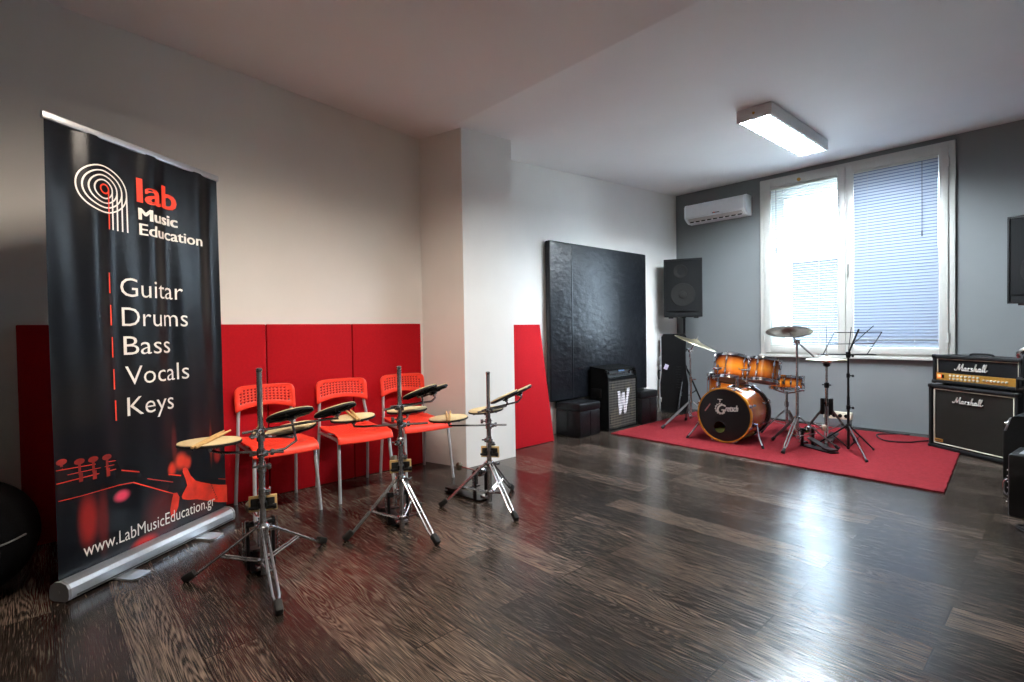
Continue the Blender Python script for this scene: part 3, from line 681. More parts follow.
# kit B
pad_kit((-2.684, 1.562), .958, 'practice pad kit in the middle of the row, before the middle red chair',
        [('snare', (-2.851, 1.352, .672), (-.03, -.06, 1), .126), ('mid', (-2.86, 1.715, .674), (-.05, -.03, 1), .126), ('t1', (-2.666, 1.688, .806), (-.38, -.2, 1), .108), ('t2', (-2.70, 1.80, .800), (-.38, -.2, 1), .1)],
        [(-2.765, 1.254), (-2.36, 1.586), (-2.93, 1.84)], .307, [(.724, (.5, -1, 0)), (.621, (1, .3, 0)), (.648, (-1, .4, 0)), (.518, (.3, -1, 0))], ((.9, -.45, 0), 0), .37,
        {'snare': (.621, [(-2.80, 1.40, .617), (-2.848, 1.356, .618)], .16), 'mid': (.648, [(-2.78, 1.66, .632)], .06), 't1': (.724, [(-2.66, 1.70, .735)], .1), 't2': (.732, [(-2.68, 1.78, .734)], .06)})
# kit C
pad_kit((-2.685, 2.236), .882, 'practice pad kit next to the white pillar, last of the row',
        [('snare', (-2.889, 2.053, .576), (-.03, -.04, 1), .133), ('mid', (-2.87, 2.365, .598), (-.05, -.08, 1), .126), ('t1', (-2.653, 2.35, .714), (-.37, -.28, 1), .104), ('t2', (-2.63, 2.462, .742), (-.37, -.28, 1), .1)],
        [(-2.854, 1.955), (-2.318, 2.134), (-2.79, 2.534)], .271, [(.629, (.5, -1, 0)), (.527, (1, .3, 0)), (.55, (-1, .4, 0)), (.43, (.3, -1, 0))], ((.6, -.8, 0), 0), .341,
        {'snare': (.527, [(-2.86, 2.08, .522), (-2.888, 2.055, .522)], .12), 'mid': (.55, [(-2.8, 2.31, .556)], .06), 't1': (.629, [(-2.645, 2.36, .645)], .08), 't2': (.636, [(-2.62, 2.45, .668)], .05)})
pedal((-2.745, .80, .002), R_(-4), 'bass drum pedal under the practice kit beside the banner', .24, beater=True, bang=R_(-82))
pedal((-2.80, 1.60, .002), R_(-10), 'bass drum pedal with raised beater under the middle practice kit', .19, bang=R_(-12))
pedal((-2.80, 2.24, .002), R_(8), 'bass drum pedal under the practice kit next to the pillar', .2, bang=R_(-88))
v = Vector((-.977, .211, 0)); s2 = Vector((.211, .977, 0))
def sticks(c, z, dirv, side, where, gap=.021):
    dirv = Vector(dirv).normalized(); side = Vector(side)
    for k, nm in ((0, 'drumstick, one of the pair on the %s'), (1, 'drumstick, one of the pair on the %s')):
        o = Vector((c[0], c[1], z)) + side*(gap*(k-.5)); d2 = (dirv + side*(.02 if k else -.02)).normalized()
        stick(o-d2*.2, o+d2*.2, nm % where, 'drumsticks on the ' + where)
sticks((-2.743, .60), .664+.0135, v*.35+s2*.13, s2, 'pad of the kit beside the banner')
v = Vector((-.903, .429, 0)); s2 = Vector((.429, .903, 0))
sticks((-2.851, 1.352), .672+.0135, v*.36-s2*.05, s2, 'pad of the middle kit')
v = Vector((-.815, .579, 0)); s2 = Vector((.579, .815, 0))
sticks((-2.889, 2.053), .576+.0135, v*.36, s2, 'pad of the kit next to the pillar')

# ---------------------------------------------------------------- carpet
b = B(); n = 120
xs = [-3.5+i*2.85/n for i in range(n+1)]
edge = [(-3.50, 4.67), (-.625, 4.545), (-.76, 6.62), (-3.56, 6.66)]
out = []
def pl(a, c, k, amp):
    for i in range(k):
        t_ = i/k; d = Vector((c[0]-a[0], c[1]-a[1])); nn = Vector((d.y, -d.x)).normalized()
        o_ = amp*math.sin(i*2.1)+amp*.6*math.sin(i*5.3); out.append((a[0]+d.x*t_+nn.x*o_, a[1]+d.y*t_+nn.y*o_))
for i in range(4): pl(edge[i], edge[(i+1) % 4], 90 if i % 2 == 0 else 60, .004)
b.prism(out, (0, 0, .001), (1, 0, 0), (0, 1, 0), .011)
tag(b.done('carpet', carpet_mat(), smooth=False), 'red carpet under the drum kit in front of the window', 'carpet')
CZ = .012

# ---------------------------------------------------------------- ottomans, bass combo
def ottoman(loc, sx, sy, h, rz, label):
    t = thing('storage_ottoman', label, 'ottoman', loc, rz, 'black storage ottomans beside the bass amplifier')
    b = B(); b.box((0, 0, (h-.085)/2), (sx-.012, sy-.012, h-.085), bev=.012); b.done('body', LEATHER, t)
    b = B(); b.box((0, 0, h-.045), (sx, sy, .09), bev=.02, seg=3); b.done('lid', LEATHER, t)
    b = B()
    b.box((sx/2-.003, 0, h/2-.04), (.004, .006, h-.1)); b.done('seam', BLACK, t, smooth=False)
    b = B(); b.box((0, -(sy/2-.003), h/2-.04), (.006, .004, h-.1)); b.done('seam', BLACK, t, smooth=False)
ottoman((-3.765, 4.425, 0), .355, .37, .368, R_(2), 'black storage ottoman between the leaning red panel and the bass amplifier')
ottoman((-3.70, 5.515, 0), .32, .35, .4, R_(0), 'black storage ottoman between the bass amplifier and the guitar case')
t = thing('bass_amplifier', 'black bass combo amplifier with a white W on its grille', 'bass amplifier', (-3.60, 5.045, 0), R_(92.5))
# local front = -y (faces the room), width along x
wd, hh, dp = .61, .70, .25
b = B(); prof = [(0, .0), (0, .60), (.03, hh), (dp, hh+.03), (dp, 0)]
for sx in (-1, 1): b.prism(prof, (sx*(wd/2)-(.018 if sx > 0 else 0), 0, 0), (0, 1, 0), (0, 0, 1), .018)
b.box((0, dp/2, .009), (wd, dp, .018)); b.box((0, dp-.009, hh/2), (wd, .018, hh)); b.prism([(.03, hh-.018), (.03, hh), (dp, hh+.03), (dp, hh+.012)], (-wd/2, 0, 0), (0, 1, 0), (0, 0, 1), wd); b.box((0, .02, .585), (wd-.03, .04, .022)); b.box((0, .06, .3), (wd-.03, .012, .56))
cab = b.done('cabinet', CARPETBLK, t, smooth=False)
b = B(); b.box((-wd/2-.004, .16, .43), (.01, .14, .10), bev=.004); b.done('side_handle', BLACK, t)
GRL = perforated('bass_grille_steel', (74, 70, 66), (14, 14, 15), 105)
b = B(); b.box((0, .012, .295), (wd-.045, .006, .55)); b.done('grille', GRL, t, smooth=False)
b = B(); b.box((0, .05, .645), (wd-.05, .01, .09), RX(R_(-14))); pn = b.done('control_panel', BLACK, t, smooth=False)
for i in range(10):
    b = B(); x = -.2+i*.036; b.cyl((x, .045, .64), (x, .028, .637), .009, .008, 10); b.done('knob', CHROME, pn)
for x in (-.235, .2):
    b = B(); b.cyl((x, .045, .65), (x, .026, .647), .017, .015, 12); b.done('knob', CHROME, pn)
b = B(); b.box((.03, .043, .672), (.12, .004, .016), RX(R_(-14))); b.done('display', mat('blue_display', (40, 90, 150), .3, var=.05), pn, smooth=False)
for (x, z, r) in ((-.2, .5, .035), (.12, .45, .075), (-.14, .13, .12), (.2, .27, .05), (.2, .15, .03)):
    b = B(); b.lathe([(r, 0), (r*.96, .004), (r*.4, .002), (0, .003)], (x, .008, z), (0, -1, 0), 24); b.done('speaker_cone_glimpse', perforated('cone_behind_grille', (84, 78, 68), (24, 23, 22), 105), t)
b = B(); f = lambda x, y: (-.135+x, .004, .20+y)
Wp = [(0.02, .27), (.05, 0), (.09, 0), (.13, .13), (.15, 0), (.19, 0), (.275, .29), (.225, .29), (.18, .1), (.165, .25), (.115, .25), (.085, .1), (.072, .27)]
b.prism([(p[0]-.135, p[1]+.17) for p in Wp], (0, .006, 0), (1, 0, 0), (0, 0, 1), .006); b.done('letter_emblem', perforated('white_W_print', (214, 210, 214), (120, 118, 122), 105), t, smooth=False)
for sx in (-1, 1):
    for z in (.02, .68):
        b = B(); b.box((sx*(wd/2-.01), .012 if z < .1 else .03, z), (.03, .03, .03), bev=.008); b.done('corner_protector', BLACK, t)

# ---------------------------------------------------------------- guitar case in the corner (front = -y)
t = thing('guitar_case', 'tall black hard guitar case with metal edge standing in the corner', 'guitar case', (-3.735, 6.40, 0), R_(27))
out = [(-.16, 0), (.16, 0), (.18, .03), (.185, .4), (.16, .55), (.15, .8), (.165, 1.04), (.14, 1.08), (-.14, 1.08), (-.165, 1.04), (-.165, .8), (-.165, .55), (-.185, .4), (-.18, .03)]
b = B(); b.prism(out, (0, 0, 0), (1, 0, 0), (0, 0, 1), -.09)
b.bm.normal_update(); b.done('shell', mat('black_abs_shell', (11, 11, 12), .45, var=.15, bump=.15, bscale=300, spec=.2), t, ang=30)
b = B(); pth = [Vector((p[0]*1.01, -.001, p[1])) for p in out]; b.tube(pth[8:], .007, 6); b.done('metal_edge', ALU, t)
for z in (.18, .62, .74):
    b = B(); b.box((-.178, -.006, z), (.03, .02, .06), bev=.004); b.done('latch', ALU, t)
b = B(); b.tube(smooth_path([(-.178, .06, .46), (-.2, .05, .47), (-.2, .05, .57), (-.175, .06, .58)], 5), .01, 8); b.done('handle', BLACK, t)
b = B(); b.box((-.1, -.004, .63), (.05, .004, .07), RY(.4)); b.done('sticker', mat('pale_sticker', (190, 178, 200), .5, var=.1), t)
b = B()
for i in range(9): b.box((.06, -.004, .35+i*.035), (.06, .004, .012))
b.done('ribbing', BLACK, t)

# ---------------------------------------------------------------- PA speakers on stands
def pa_speaker(loc, rz, label):
    t = thing('loudspeaker', label, 'loudspeaker', loc, rz, 'black loudspeakers on stands')
    w, h = .47, .765; b = B()
    fp = [(-w/2, -.17), (w/2, -.17), (w/2, -.02), (.13, .19), (-.13, .19), (-w/2, -.02)]
    b.prism(fp, (0, 0, 0), (1, 0, 0), (0, 1, 0), h); b.done('cabinet', TOLEX, t, smooth=False)
    b = B(); b.box((0, -.174, h-.008), (w+.012, .02, .018)); b.box((0, -.174, .008), (w+.012, .02, .018))
    for s_ in (-1, 1): b.box((s_*(w/2), -.174, h/2), (.014, .02, h-.02))
    b.done('front_rim', BLACK, t, smooth=False)
    b = B(); b.grid(lambda u, v: ((u-.5)*(w-.03), -.178-.012*math.sin(PI*u), .075+v*(h-.11)), 12, 2); b.done('grille', perforated('pa_grille_steel', (24, 24, 24), (8, 8, 8), 330), t)
    b = B(); b.lathe([(.155, 0), (.15, .006), (.12, .004), (.05, .002), (.045, .01), (.0, .018)], (0, -.189, .29), (0, -1, 0), 32); b.done('woofer_glimpse', perforated('woofer_behind_grille', (40, 38, 36), (16, 16, 16), 330), t)
    b = B(); b.lathe([(.09, 0), (.085, .005), (.06, .002), (.03, -.002)], (-.03, -.189, .6), (0, -1, 0), 24); b.done('horn_glimpse', perforated('woofer_behind_grille', (40, 38, 36), (16, 16, 16), 330) if False else MATS.setdefault('horn', perforated('horn_behind_grille', (42, 39, 37), (13, 13, 13), 330)), t)
    b = B(); b.box((.01, -.186, .085), (.09, .006, .014), bev=.003); b.done('badge', WHITE_LOGO, t)
    for sx in (-1, 1):
        b = B(); b.box((sx*.16, -.1, -.009), (.06, .05, .018), bev=.004); b.done('rubber_foot', RUBBER, t)
    b = B(); b.cyl((0, 0, -.012), (0, 0, .01), .03); b.done('pole_socket', BLACK, t)
    return t
def speaker_stand(loc, rz, h, label, R=.52):
    t = thing('speaker_stand', label, 'speaker stand', loc, rz, 'black tripod speaker stands')
    b = B(); b.cyl((0, 0, .12), (0, 0, .85), .019); b.cyl((0, 0, .85), (0, 0, h), .0165); b.done('pole', BLKMET, t)
    b = B(); b.lathe([(.019, 0), (.034, .005), (.034, .06), (.019, .065)], (0, 0, .58), seg=16); b.lathe([(.0165, 0), (.028, .004), (.028, .06), (.0165, .064)], (0, 0, .83), seg=16); b.cyl((.025, 0, .86), (.07, 0, .86), .008, seg=8); b.lathe([(.019, 0), (.03, .004), (.03, .03), (.019, .034)], (0, 0, .2), seg=16); b.done('collar', BLACK, t)
    for k in range(3):
        a = 2*PI*k/3; d = Vector((math.cos(a), math.sin(a), 0))
        b = B(); b.tube([d*.03+Vector((0, 0, .6)), d*(R*.98)+Vector((0, 0, .02))], .0125, 8); lg = b.done('leg', BLKMET, t)
        b = B(); b.tube([d*.025+Vector((0, 0, .217)), d*(R*.52)+Vector((0, 0, .3))], .008, 6); b.done('brace', BLKMET, lg)
        b = B(); b.cyl(d*(R*.95)+Vector((0, 0, .034)), d*(R*1.0)+Vector((0, 0, .004)), .018, .016, 10); b.done('rubber_foot', RUBBER, lg)
speaker_stand((-3.665, 6.56, 0.001), R_(40), 1.293, 'black tripod speaker stand in the corner beside the guitar case', R=.28)
pa_speaker((-3.63, 6.49, 1.305), R_(26), 'black loudspeaker on a pole above the guitar case in the corner')
speaker_stand((-.16, 6.5, 0.001), R_(10), 1.318, 'black tripod speaker stand behind the stacked amplifier', R=.3)
pa_speaker((-.16, 6.5, 1.33), R_(-16), 'black loudspeaker up behind the stacked guitar amplifier by the grey wall')

# ---------------------------------------------------------------- drum kit
def drum(name, label, cat, loc, rot, r, d, lugs, batter=HEADW, reso=HEADCLR, hoopm=CHROME, grp='drums of the amber kit'):
    """axis along local z, centre at origin"""
    t = thing(name, label, cat, loc, group=grp, rot=rot); h = d/2
    b = B(); b.lathe([(r-.008, -h+.005), (r, -h+.004), (r, h-.004), (r-.008, h-.005)], seg=40); b.done('shell', sunburst(name+'_burst', 'Z', h), t)
    for s_, m_ in ((1, batter), (-1, reso)):
        b = B(); b.lathe([(0, s_*h), (r*.9, s_*h), (r+.003, s_*(h-.003)), (r+.003, s_*(h-.012))], seg=40); b.done('drum_head', m_, t)
        b = B(); prof = [(r+.004, h-.014), (r+.012, h-.016), (r+.013, h-.006), (r+.008, h-.004), (r+.008, h+.012), (r+.002, h+.013), (r+.002, h-.002)]
        b.lathe([(p, s_*q) for p, q in prof], seg=40); b.done('hoop', hoopm, t)
    for k in range(lugs):
        a = 2*PI*(k+.5)/lugs; c, s_ = math.cos(a), math.sin(a); rt = RZ(a)
        b = B(); ll = min(.05, d*.3)
        for zz in ((-h+.055, h-.055) if d > .17 else (0,)): b.box((c*(r+.012), s_*(r+.012), zz), (.022, .02, ll), rt, bev=.007)
        b.cyl((c*(r+.018), s_*(r+.018), -h-.008), (c*(r+.018), s_*(r+.018), h+.008), .0035, seg=6)
        for e in (-1, 1): b.cyl((c*(r+.018), s_*(r+.018), e*(h+.004)), (c*(r+.018), s_*(r+.018), e*(h+.018)), .006, seg=8); b.box((c*(r+.014), s_*(r+.014), e*(h-.006)), (.016, .018, .012), rt, bev=.003)
        b.done('lug', CHROME, t)
    return t
# bass drum: axis along y, front head faces -y
bdx, bdy, bdr = -2.40, 5.27, .252
t = thing('bass_drum', 'large amber bass drum with black front head on the red carpet', 'bass drum', (bdx, bdy, .274+CZ), R_(2), 'drums of the amber kit'); BDR = t
Y0 = -.205; Y1 = .225
b = B(); b.lathe([(bdr-.008, Y0), (bdr, Y0), (bdr, Y1), (bdr-.008, Y1)], axis=(0, 1, 0), seg=56); b.done('shell', sunburst('bass_drum_burst', 'Y', .25), t)
for yy, nm in ((Y0-.02, 0), (Y1+.02, 1)):
    b = B(); b.lathe([(bdr+.006, -.022), (bdr+.02, -.022), (bdr+.022, -.018), (bdr+.022, .018), (bdr+.02, .022), (bdr+.006, .022), (bdr+.006, -.022)], (0, yy, 0), (0, 1, 0), 56); b.done('hoop', AMBER if nm == 0 else HEADB, t)
    b = B(); b.lathe([(bdr+.012, -.012 if nm else .022), (bdr+.012, .03 if nm == 0 else -.03), (bdr+.002, .03 if nm == 0 else -.03)], (0, yy, 0), (0, 1, 0), 56); b.done('counter_rim', HEADB, t)
# front head with port hole
b = B(); n = 48; hx, hz, hr = -.045, -.125, .058; yh = Y0-.03
outer = [((bdr+.008)*math.cos(2*PI*i/n), (bdr+.008)*math.sin(2*PI*i/n)) for i in range(n)]; inner = [(hx+hr*math.cos(2*PI*i/n), hz+hr*math.sin(2*PI*i/n)) for i in range(n)]
mids = [((o_[0]*.5+i_[0]*.5), (o_[1]*.5+i_[1]*.5)) for o_, i_ in zip(outer, inner)]
V = [(p[0], yh, p[1]) for p in outer+mids+inner]
b.mesh(V, [(i, (i+1) % n, n+(i+1) % n, n+i) for i in range(n)]+[(n+i, n+(i+1) % n, 2*n+(i+1) % n, 2*n+i) for i in range(n)])
hd = b.done('front_head', HEADB, t, smooth=False)
b = B(); b.tube([(hx+hr*math.cos(2*PI*i/32), yh-.001, hz+hr*math.sin(2*PI*i/32)) for i in range(32)], .0035, 6, closed=True); b.done('port_ring', BLACK, hd)
b = B(); b.lathe([(0, 0), (bdr-.004, 0)], (0, Y1+.015, 0), (0, 1, 0), 48); b.done('batter_head', HEADW, t)
b = B(); b.box((0, .0, -.2), (.3, .36, .09), bev=.04, seg=4); b.done('damping_pillow', mat('green_yellow_cloth', (150, 165, 90), .9, var=.35, scale=9), t)
# emblem: ringed G and slanted lettering
b = B(); f = lambda x, z: (x, yh-.0015, z)
def arc(b, cx, cz, r, w, a0, a1, n=28):
    V = []
    for i in range(n+1):
        a = R_(a0+(a1-a0)*i/n)
        for s_ in (-1, 1): V.append((cx+(r+s_*w/2)*math.cos(a), cz+(r+s_*w/2)*math.sin(a)))
    b.mesh(V, [(2*i, 2*i+1, 2*i+3, 2*i+2) for i in range(n)], lambda p: f(*p))
gx, gz = -.035, .06
arc(b, gx, gz, .048, .006, 40, 330)
for k in range(11):
    a = R_(48+k*27); b.mesh([(gx+.05*math.cos(a-.1), gz+.05*math.sin(a-.1)), (gx+.059*math.cos(a-.08), gz+.059*math.sin(a-.08)), (gx+.059*math.cos(a+.08), gz+.059*math.sin(a+.08)), (gx+.052*math.cos(a+.1), gz+.052*math.sin(a+.1))], [(0, 1, 2, 3)], lambda p: f(*p))
[text(b, 'G', .085, .095, lambda x, y: f(gx-.038+d+x, gz-.05+y), shear=.25) for d in (0, .004, .008)]
[text(b, 'retsch', .125, .06, lambda x, y: f(gx+.046+d+x, gz-.022+y+x*.08), shear=.35) for d in (0, .003, .006)]
b.mesh([(gx-.03, .15), (gx+.02, .15), (gx+.02, .157), (gx-.03, .157)], [(0, 1, 2, 3)], lambda p: f(*p)); b.mesh([(gx-.009, .125), (gx+.0, .125), (gx+.0, .15), (gx-.009, .15)], [(0, 1, 2, 3)], lambda p: f(*p))
b.done('maker_emblem', WHITE_LOGO, hd, smooth=False)
b = B(); b.mesh([(-.2, .03), (-.192, .018), (-.135, .095), (-.143, .107)], [(0, 1, 2, 3)], lambda p: f(*p)); b.done('slanted_sticker', mat('pale_pink_print', (170, 110, 110), .5, var=.2), hd, smooth=False)
for k in range(8):
    a = 2*PI*(k+.5)/8; c, s_ = math.cos(a), math.sin(a); rt = RY(-a)
    b = B()
    for yy in (Y0+.09, Y1-.09): b.box((c*(bdr+.012), yy, s_*(bdr+.012)), (.024, .055, .024), rt, bev=.007)
    for yy, e in ((Y0-.02, -1), (Y1+.02, 1)):
        b.box((c*(bdr+.026), yy, s_*(bdr+.026)), (.016, .036, .03), rt, bev=.004); b.cyl((c*(bdr+.024), yy+e*.03, s_*(bdr+.024)), (c*(bdr+.018), (Y0+.1 if e < 0 else Y1-.1), s_*(bdr+.018)), .004, seg=6)
        b.box((c*(bdr+.026), yy+e*.035, s_*(bdr+.026)), (.006, .008, .04), rt, bev=.002)
    b.done('claw_hook', CHROME, t)
for sx in (-1, 1):
    b = B(); b.cyl((sx*.235, Y0+.07, -.08), (sx*.285, Y0+.07, -.09), .022); b.tube([(sx*.275, Y0+.07, -.075), (sx*.33, Y0-.01, -.19), (sx*.375, Y0-.05, -.262)], .0095, 10); sp = b.done('spur', CHROME, t)
    b = B(); b.cyl((sx*.37, Y0-.046, -.252), (sx*.385, Y0-.058, -.28), .013, .011, 10); b.done('rubber_foot', RUBBER, sp)
b = B(); b.box((.06, -.06, bdr+.008), (.1, .11, .016), bev=.005); b.cyl((.06, -.06, bdr), (.06, -.06, bdr+.22), .015); b.cyl((-.2, -.045, bdr+.19), (.3, -.045, bdr+.19), .011); b.box((.06, -.05, bdr+.19), (.06, .05, .05), bev=.01)
for x in (-.1, .2): b.box((x, -.03, bdr+.2), (.05, .05, .06), bev=.01)
b.cyl((-.11, -.115, bdr-.02), (-.11, -.115, bdr+.24), .01); b.box((-.11, -.11, bdr+.03), (.04, .04, .06), bev=.008); b.box((-.11, -.11, bdr+.2), (.1, .03, .03), bev=.008)
b.done('tom_holder', CHROME, t)
b = B(); b.prism([(-.045, -.02), (.045, -.02), (.045, .02), (-.045, .02)], (.12, -.13, bdr-.004), (.9, 0, -.4), (0, 1, 0), -.003); b.done('paper_tag', WHITE_LOGO, t, smooth=False)
drum('rack_tom', 'amber rack tom over the bass drum, the wider of the pair', 'tom drum', (-2.435, 5.30, .73), (R_(-19), 0, R_(6)), .155, .235, 6)
drum('rack_tom', 'amber rack tom over the bass drum, the smaller one towards the window', 'tom drum', (-2.115, 5.31, .725), (R_(-15), 0, R_(-4)), .13, .215, 6)
FT = drum('floor_tom', 'amber floor tom standing behind the bass drum', 'tom drum', (-2.72, 5.80, .44), (0, 0, 0), .19, .38, 6)
for k in range(3):
    a = R_(30+120*k); c, s_ = math.cos(a), math.sin(a)
    b = B(); b.tube([(c*.215, s_*.215, .06), (c*.215, s_*.215, -.3), (c*.245, s_*.245, -.4), (c*.25, s_*.25, -.42)], .006, 8); b.box((c*.203, s_*.203, .0), (.03, .03, .05), RZ(a), bev=.006); b.cyl((c*.249, s_*.249, -.412), (c*.251, s_*.251, -.428), .012, .013, 8); b.done('leg', CHROME, FT)
SN = drum('snare_drum', 'shallow amber snare drum on its stand beside the bass drum', 'snare drum', (-2.09, 5.83, .565), (R_(-7), R_(2), R_(10)), .148, .13, 8)
b = B(); b.box((.0, -.17, .01), (.03, .03, .07), bev=.006); b.done('throw_off', CHROME, SN)
LEGM = mat('dull_leg_steel', (104, 101, 100), .55, .3, var=.1, spec=.3)
def tripod(t, R, zc, zl, rz, m=CHROME, r=.008, double=True):
    for k in range(3):
        a = rz+2*PI*k/3; d = Vector((math.cos(a), math.sin(a), 0)); s_ = Vector((-d.y, d.x, 0))
        top = d*.022+Vector((0, 0, zc)); ft = d*R+Vector((0, 0, .012)); md = top.lerp(ft, .5)
        b = B()
        if double:
            for e in (-1, 1): b.tube([top+s_*e*.011, md+s_*e*.013, top.lerp(ft, .82)+s_*e*.011, top.lerp(ft, .93)], .0062, 7)
        else: b.tube([top, ft], r, 8)
        lg = b.done('leg', LEGM if m is CHROME else m, t)
        b = B()
        if zl is not None: b.tube([d*.02+Vector((0, 0, zl)), md], .005, 6); b.done('brace', m, lg)
        b = B(); b.cyl(top.lerp(ft, .9), ft+Vector((0, 0, 0)), .014, .018, 10); b.done('rubber_foot', RUBBER, lg)
t = thing('snare_stand', 'chrome snare drum stand with low spread legs', 'snare stand', (-2.09, 5.83, CZ), group='chrome drum hardware')
b = B(); b.cyl((0, 0, .1), (0, 0, .46), .013); b.lathe([(.013, 0), (.022, .004), (.022, .05), (.013, .054)], (0, 0, .3), seg=14); b.done('tube', CHROME, t)
for k in range(3):
    a = R_(40+120*k); d = Vector((math.cos(a), math.sin(a), 0)); b = B(); b.tube([(0, 0, .44), d*.1+Vector((0, 0, .455)), d*.17+Vector((0, 0, .47)), d*.176+Vector((0, 0, .52))], .007, 7); b.done('basket_arm', CHROME, t)
tripod(t, .25, .26, .11, R_(200))
def cymbal(label, c, n, r, m=BRONZE, grp='cymbals of the drum kit', dome=1.):
    t = thing('cymbal', label, 'cymbal', c, group=grp); t.rotation_euler = Vector(n).to_track_quat('Z', 'Y').to_euler()
    b = B(); P = [(.006, .024), (.03, .022), (.05, .010), (.055, .006), (r*.5, -.004*dome), (r*.8, -.013*dome), (r, -.022*dome)]
    b.lathe(P, seg=48); b.done('plate', m, t, solid=.0014)
    b = B(); b.cyl((0, 0, .022), (0, 0, .034), .014, .012, 12); b.done('felt', mat('grey_felt', (150, 138, 120)), t)
    b = B(); b.cyl((0, 0, .034), (0, 0, .062), .004, seg=8); b.box((0, 0, .046), (.032, .008, .012), bev=.003); b.done('wing_nut', CHROME, t)
    return t
def boom_stand(loc, zt, tip, tail, rz, label, R=.4):
    t = thing('cymbal_stand', label, 'cymbal stand', loc, group='chrome drum hardware')
    L0 = Vector(loc); tip = Vector(tip)-L0; tail = Vector(tail)-L0
    b = B(); b.cyl((0, 0, .085), (0, 0, .56), .0135); b.cyl((0, 0, .56), (0, 0, zt), .0105); b.done('tube', CHROME_D, t)
    b = B(); b.lathe([(.0135, 0), (.021, .004), (.021, .045), (.0105, .05)], (0, 0, .53), seg=14); b.lathe([(.0135, 0), (.024, .004), (.024, .03), (.0135, .034)], (0, 0, .27), seg=14); b.lathe([(.0135, 0), (.022, .004), (.022, .022), (.0135, .026)], (0, 0, .1), seg=14); b.cyl((.02, 0, .55), (.055, 0, .55), .006, seg=8); b.box((.06, 0, .55), (.01, .03, .014), bev=.004); b.done('collar', CHROME, t)
    b = B(); b.cyl((0, 0, zt-.02), (0, 0, zt+.02), .019); b.cyl((-.025, 0, zt), (.03, 0, zt), .014); b.done('tilter', CHROME, t)
    b = B(); b.tube([tail, Vector((0, 0, zt)), tip], .007, 8); b.done('boom_arm', CHROME, t)
    tripod(t, R, .285, .112, rz)
    return t
boom_stand((-3.066, 5.62, CZ), .88, (-3.0, 5.58, .965), (-3.10, 5.66, .82), R_(247), 'chrome cymbal stand on the carpet before the guitar case')
cymbal('bright cymbal tilted steeply, seen edge-on before the corner loudspeaker', (-2.985, 5.60, 1.0), (.40, .16, 1), .245, BRASS_L)
boom_stand((-1.80, 5.28, CZ), 1.0, (-1.86, 5.27, 1.095), (-1.66, 5.30, .87), R_(269), 'chrome cymbal stand between the bass drum and the hi-hat', R=.34)
cymbal('grey cymbal tilted away, hovering before the window sill', (-1.865, 5.265, 1.125), (-.10, .28, 1), .20)
# hi-hat
HH = (-1.67, 5.68)
t = thing('hi_hat_stand', 'chrome hi-hat stand behind the black music stand', 'hi-hat stand', (*HH, CZ), group='chrome drum hardware')
b = B(); b.cyl((0, 0, .1), (0, 0, .56), .0135); b.cyl((0, 0, .56), (0, 0, .8), .0105); b.cyl((0, 0, .8), (0, 0, 1.16), .003, seg=8); b.done('tube', CHROME_D, t)
b = B(); b.lathe([(.0135, 0), (.022, .004), (.022, .05), (.0105, .055)], (0, 0, .54), seg=14); b.cyl((-.04, 0, .57), (.04, 0, .57), .006, seg=8); b.lathe([(.011, 0), (.03, .01), (.034, .05), (.02, .055)], (0, 0, .745), seg=16); b.done('collar', BLACK, t)
for sx in (-.036, .036):
    b = B(); b.box((sx, 0, .36), (.034, .05, .16), bev=.01); b.cyl((sx*.3, 0, .39), (sx, 0, .39), .012); b.done('leg_bracket', BLACK, t)
b = B(); b.prism([(-.04, -.14), (.04, -.14), (.035, .1), (-.035, .1)], (0, .16, .04), (1, 0, 0), (0, .97, .2), .01); b.tube([(0, 0, .12), (0, .06, .06)], .005, 6); b.done('footboard', BLKMET, t)
tripod(t, .28, .36, .13, R_(285))
cymbal('upper hi-hat cymbal, a thin bright disc beside the music stand', (*HH, .838), (0, 0, 1), .178, BRASS_L, 'hi-hat cymbals', dome=.6)
c = cymbal('lower hi-hat cymbal, upside down beneath its twin', (*HH, .818), (0, 0, -1), .178, BRASS_L, 'hi-hat cymbals', dome=.6)
pedal((-1.745, 5.40, CZ), R_(150), 'bass drum pedal with two black posts lying on the carpet by the music stand', .17, bang=R_(-75))
pedal((-2.40, 5.66, CZ), R_(-90), 'bass drum pedal hidden behind the bass drum', .2, bang=R_(-40))
# music stand
ms = thing('music_stand', 'black folding music stand with open wire desk on the carpet', 'music stand', (-1.427, 5.45, CZ))
b = B(); b.cyl((0, 0, .02), (0, 0, .5), .0115); b.cyl((0, 0, .5), (0, 0, .72), .0095); b.cyl((0, 0, .72), (0, 0, .88), .008); b.done('pole', BLKMET, ms)
b = B()
for z, r in ((.4, .017), (.69, .015), (.87, .018)): b.lathe([(.008, -.02), (r, -.018), (r, .018), (.008, .02)], (0, 0, z), seg=12); b.cyl((0, 0, z), (.035, -.01, z), .005, seg=8); b.cyl((.035, -.01, z), (.045, -.013, z), .011, seg=10)
b.lathe([(.0115, -.02), (.02, -.018), (.02, .018), (.0115, .02)], (0, 0, .23), seg=12); b.done('clamp_knob', BLACK, ms)
for (fx, fy) in ((.228, -.36), (.158, .165), (-.275, -.02)):
    b = B(); d = Vector((fx, fy, .012)); b.tube([Vector((fx*.05, fy*.05, .23)), d], .0075, 8); b.tube([Vector((0, 0, .03)), Vector((fx*.45, fy*.45, .135))], .005, 6); lg = b.done('leg', BLKMET, ms)
    b = B(); b.cyl(d*.96+Vector((0, 0, .01)), d, .011, .012, 10); b.done('rubber_foot', RUBBER, lg)
